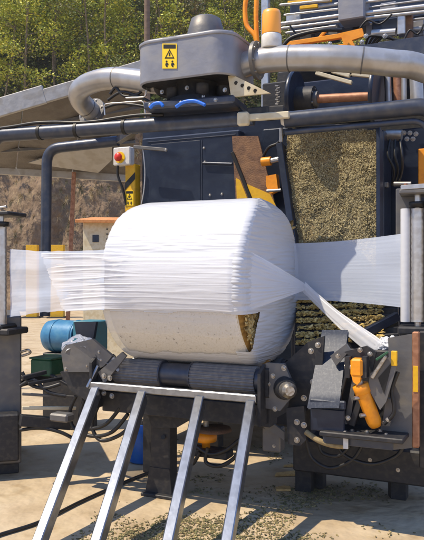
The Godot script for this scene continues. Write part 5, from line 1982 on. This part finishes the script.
func make_left_items() -> void:
	# dark panel below the left dispenser
	var e0 := P(21.5, 316, 5.5)
	var top := e0.y
	var k := thing("guard_cabinet", "dark grey steel cabinet standing at the left edge below the dispenser", "cabinet", Vector3(e0.x - 0.5, 0, e0.z - 0.4))
	var m := MB.new()
	var gb2 := Basis(Vector3.UP, deg_to_rad(16.5))
	var gc := Vector3(e0.x, 0, e0.z) + gb2 * Vector3(-0.5, 0, -0.45)
	m.box(Transform3D(gb2, gc + Vector3(0, 0.08 + (top - 0.08) / 2, 0)), Vector3(1.0, top - 0.08, 0.9), 0.012)
	part(m, "housing", mats.plate_grey, k)
	m = MB.new()
	m.box(Transform3D(gb2, gc + Vector3(0, 0.04, 0)), Vector3(0.96, 0.08, 0.86), 0.006)
	part(m, "plinth", mats.dark_steel, k)
	m = MB.new()
	m.box(Transform3D(gb2, gc + gb2 * Vector3(0.0, 0.32, 0.53)), Vector3(0.96, 0.36, 0.14), 0.012)
	part(m, "cable_duct", mats.dark_steel, k)
	m = MB.new()
	m.tube(smooth_path([P(21, 352, 5.48), P(28, 350, 5.45), P(30, 353, 5.46), P(22, 356, 5.48)]), 0.01, 8)
	part(m, "hook", mats.bolt, k)
	# left cutter bracket
	var b := thing("cutter_bracket", "grey bracket plate with bolts left of the roller under the film scrap", "bracket", QU(90, 0, 0.3))
	m = MB.new()
	plate(m, [[61, 352], [66, 345], [92, 339], [112, 356], [104, 366], [92, 372], [64, 372]], 0.36, 0.03)
	part(m, "plate", mats.plate_grey, b)
	for e in [[66, 369, 0.016], [93, 360, 0.012], [99, 352, 0.012], [87, 366, 0.01], [101, 360, 0.01]]:
		bolt(Q(e[0], e[1], 0.36), FF, e[2], b)
	m = MB.new()
	plate(m, [[60, 372], [70, 368], [100, 374], [88, 402], [70, 390]], 0.32, 0.04)
	part(m, "lower_plate", mats.dark_steel, b)
	m = MB.new()
	plate(m, [[98, 372], [122, 352], [126, 356], [104, 384]], 0.37, 0.02)
	part(m, "brace", mats.plate_grey, b)
	for e in [[104, 376], [110, 378], [104, 393], [112, 396]]:
		bolt(Q(e[0], e[1], 0.38), FF, 0.02, b)
	m = MB.new()
	plate(m, [[92, 346], [96, 322], [74, 322], [78, 346]], 0.1, 0.03)
	part(m, "upright_plate", mats.navy_panel, b)
	m = MB.new()
	m.bar(Q(84, 384, 0.28), M(-0.6, 0.7, 0.2), 0.08, 0.08)
	part(m, "support_arm", mats.dark_steel, b)
	# frame rails running to the left
	var f := thing("floor_frame", "low dark steel frame rails between the left guard panel and the table", "frame", P(50, 410, 5.2))
	for e in [[22, 394, 74, 397, 0.02, "plate_grey"], [22, 408, 76, 408, 0.025, "beige"], [22, 378, 46, 372, 0.03, "dark_steel"], [20, 420, 70, 424, 0.08, "dark_steel"], [28, 384, 62, 378, 0.025, "hose"]]:
		m = MB.new()
		m.bar(P(e[0], e[1], 5.15), P(e[2], e[3], 5.3), e[4], e[4])
		part(m, "rail", mats[e[5]], f)
	m = MB.new()
	m.box(Transform3D(mbasis(), P(62, 417, 5.1)), Vector3(0.16, 0.06, 0.1), 0.012)
	part(m, "valve", mats.plate_grey, f)
	for e in [[[20, 386], [34, 380], [48, 392], [66, 396]], [[22, 372], [30, 384], [44, 388], [60, 384]], [[76, 440], [60, 432], [40, 428], [20, 430]]]:
		m = MB.new()
		var pp := []
		for q in e: pp.append(P(q[0], q[1], 5.2))
		m.tube(smooth_path(pp), 0.014, 8)
		part(m, "hose", mats.hose, f)
	# cable on the yard
	m = MB.new()
	var cp := []
	for q in [[-30, 548], [0, 537], [40, 524], [80, 504], [120, 486], [150, 474], [175, 468]]:
		var d: float = 1.6 * FOC / (q[1] - 270.0)
		var p := P(q[0], q[1], d)
		p.y = 0.014
		cp.append(p)
	m.tube(smooth_path(cp, 8), 0.012, 8)
	solo(m, "cable", mats.hose, "black cable lying across the sandy yard", "cable", P(80, 504, 4.8))

func make_debris() -> void:
	var r := RandomNumberGenerator.new()
	r.seed = 77
	var pl := []
	var hzn := FastNoiseLite.new()
	hzn.seed = 9; hzn.frequency = 0.9
	for i in 60000:
		var x := r.randf_range(-1.0, 2.0)
		var z := r.randf_range(-6.6, -3.4)
		var dens := hzn.get_noise_2d(x * 1.6, z * 1.6) * 0.9 - 0.1 - maxf(0.0, absf(x - 0.15) - 0.5) * 0.5 + 1.7 * exp(-pow((x + 0.12) / 0.5, 2.0) - pow((z + 4.15) / 0.36, 2.0)) + 0.35 * exp(-pow((x - 0.9) / 0.5, 2.0) - pow((z + 4.7) / 0.6, 2.0))
		if r.randf() < dens: pl.append([Vector3(x, 0.003, z), Vector3.UP])
	scatter("crop_litter", "scattered chopped crop litter on the yard under the ramp", "litter", pl, Vector3(0.008, 0.003, 0.004), [Color(0.24, 0.19, 0.08), Color(0.15, 0.13, 0.06), Color(0.34, 0.27, 0.12), Color(0.09, 0.08, 0.035), Color(0.17, 0.17, 0.07)], null, r)
	for e in [[290, 475, 0.13, 0.05, "long pale wood chip lying in the shade under the bearing"], [283, 490, 0.06, 0.05, "small pale wood chip lying nearest the camera"], [289, 467, 0.05, 0.02, "thin pale splinter lying behind the long wood chip"]]:
		var d: float = 1.6 * FOC / (e[1] - 270.0)
		var p := P(e[0], e[1], d)
		var m := MB.new()
		m.prism([Vector2(-e[2], -e[3] * 0.6), Vector2(e[2] * 0.7, -e[3]), Vector2(e[2], e[3] * 0.3), Vector2(e[2] * 0.4, e[3]), Vector2(-e[2] * 0.8, e[3] * 0.5)], Transform3D(Basis(Vector3.UP, 0.2) * Basis(Vector3.RIGHT, -PI / 2), Vector3(p.x, 0.018, p.z)), 0.014)
		solo(m, "wood_chip", mats.pale_wood, e[4], "wood chip", Vector3(p.x, 0.0, p.z), "wood chips on the yard")
